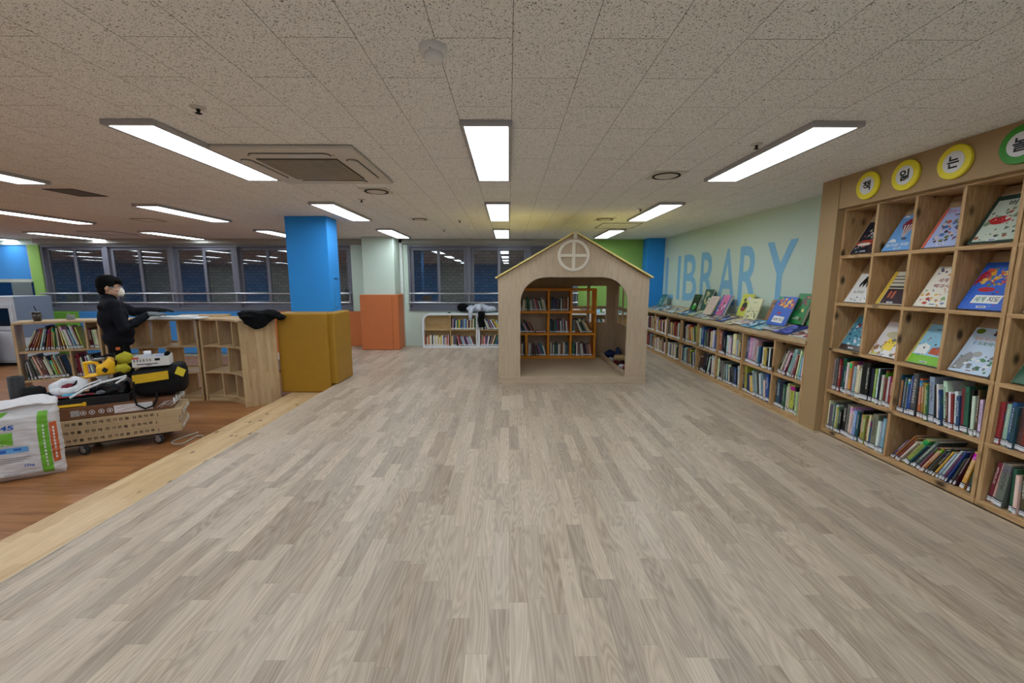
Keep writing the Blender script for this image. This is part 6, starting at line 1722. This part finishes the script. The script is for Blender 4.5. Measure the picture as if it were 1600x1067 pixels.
# dust mask and straps
mk_ = MB()
mk_.ball((0.088, 0, -0.050), (0.040, 0.054, 0.058), 0, HDM, 26, 16, 0, 0, 1, 0.9)
mk_.build('mask', mat('white_mask', (232, 224, 212), 0.75, 0.15, var=0.02), man)
for s_ in (-1, 1):
    MB().tube([HDM @ Vector(p) for p in ((0.092, 0.046 * s_, -0.030), (0.05, 0.075 * s_, -0.020), (-0.004, 0.088 * s_, 0.012))], 0.0022, 6).tube([HDM @ Vector(p) for p in ((0.085, 0.048 * s_, -0.075), (0.04, 0.068 * s_, -0.055), (-0.008, 0.087 * s_, -0.030))], 0.0022, 6).build('mask_strap', M_CALLW, man)
gl = MB()
for s_ in (-1, 1):
    gl.tube([HDM @ Vector((0.112, 0.034 * s_ + 0.026 * math.cos(2 * PI * i / 20), 0.004 + 0.018 * math.sin(2 * PI * i / 20))) for i in range(20)], 0.0022, 6, 0, None, closed=True)
    gl.tube([HDM @ Vector((0.112, 0.060 * s_, 0.010)), HDM @ Vector((0.06, 0.083 * s_, 0.012)), HDM @ Vector((-0.01, 0.091 * s_, 0.010))], 0.0022, 6)
gl.tube([HDM @ Vector((0.112, -0.008, 0.008)), HDM @ Vector((0.114, 0, 0.011)), HDM @ Vector((0.112, 0.008, 0.008))], 0.0022, 6)
gl.build('glasses', M_STEEL, man)
# jacket
jk = MB()
torso(jk, 0.016)
jk.ball((0.03, 0, 1.00), (0.145, 0.178, 0.16), 0, None, 30, 18)
jk.ball((0.02, 0, 0.90), (0.138, 0.180, 0.10), 0, None, 30, 18)
jk.ball((-0.03, 0, 1.17), (0.125, 0.18, 0.17), 0, None, 28, 18)
jk.ball((0.075, 0, 0.88), (0.085, 0.15, 0.055), 0, None, 24, 14)
limb(jk, [RS, RS.lerp(RE, 0.5), RE, RE.lerp(RW, 0.35), RE.lerp(RW, 0.92)], [0.076, 0.068, 0.064, 0.056, 0.040])
limb(jk, [LS, LS.lerp(LE, 0.5), LE, LE.lerp(LW, 0.35), LE.lerp(LW, 0.90)], [0.076, 0.068, 0.060, 0.052, 0.040])
limb(jk, [Vector((-0.03, 0, 1.37)), Vector((-0.015, 0, 1.435))], [0.074, 0.068])
union(jk, 0.009, 'jacket', M_NAVY, 5, man, 0.006, 13)
MB().sheet(lambda u, v: (-0.158 + 0.012 * u, -0.05 - 0.055 * u, 1.325 + 0.014 * v), 4, 2, 0, None, -0.004).build('back_print', mat('faint_blue_print', (80, 90, 150), 0.6, 0.2), man)
tz = MB()
tz.ball((0.0, 0, 0.90), (0.125, 0.168, 0.10), 0, None, 26, 16)
for hip, kn, an in LEGS:
    limb(tz, [hip, hip.lerp(kn, 0.4), kn, kn.lerp(an, 0.4), an + Vector((0, 0, 0.0))], [0.102, 0.094, 0.076, 0.072, 0.060])
union(tz, 0.011, 'trousers', M_TRO, 4, man, 0.005, 12)
for hip, kn, an in LEGS:
    sh = MB()
    limb(sh, [an + Vector((-0.025, 0, -0.040)), an + Vector((0.06, 0, -0.045)), an + Vector((0.15, 0, -0.050))], [0.043, 0.043, 0.034])
    sh.box(an.x - 0.07, an.x + 0.185, an.y - 0.042, an.y + 0.042, 0.001, 0.022)
    union(sh, 0.008, 'shoe', M_JBLK, 2, man)
for (wr, d_, up_, s_, m_, dd) in ((RW, Vector((1, 0.25, -0.02)), Vector((0.05, -0.12, 1)), 1, M_GLV, RE), (LW, Vector((1, -0.12, -0.06)), Vector((0.1, 0.1, 1)), -1, M_GLD, LE)):
    g_ = MB()
    hand(g_, wr, d_, up_, s_, 1.32)
    limb(g_, [wr.lerp(dd, 0.22), wr, wr + d_.normalized() * 0.03], [0.037, 0.034, 0.034])
    union(g_, 0.005, 'glove', m_, 2, man)
# pouch with knife at the hip
po = MB().box(-0.045, 0.04, -0.215, -0.182, 0.66, 0.80).build('tool_pouch', M_JBLK, man, bevel=0.008)
MB().box(-0.022, 0.018, -0.207, -0.190, 0.802, 0.835).build('knife_handle', mat('orange_knife_plastic', (222, 120, 60), 0.45, 0.35), po, bevel=0.004)
MB().tube([(-0.04, -0.21, 0.86), (-0.05, -0.222, 0.78), (-0.03, -0.226, 0.68)], 0.004, 6).tube([(0.045, -0.205, 0.87), (0.055, -0.22, 0.78), (0.035, -0.226, 0.68)], 0.004, 6).build('pouch_strap', M_BAG, po)

build_rest()
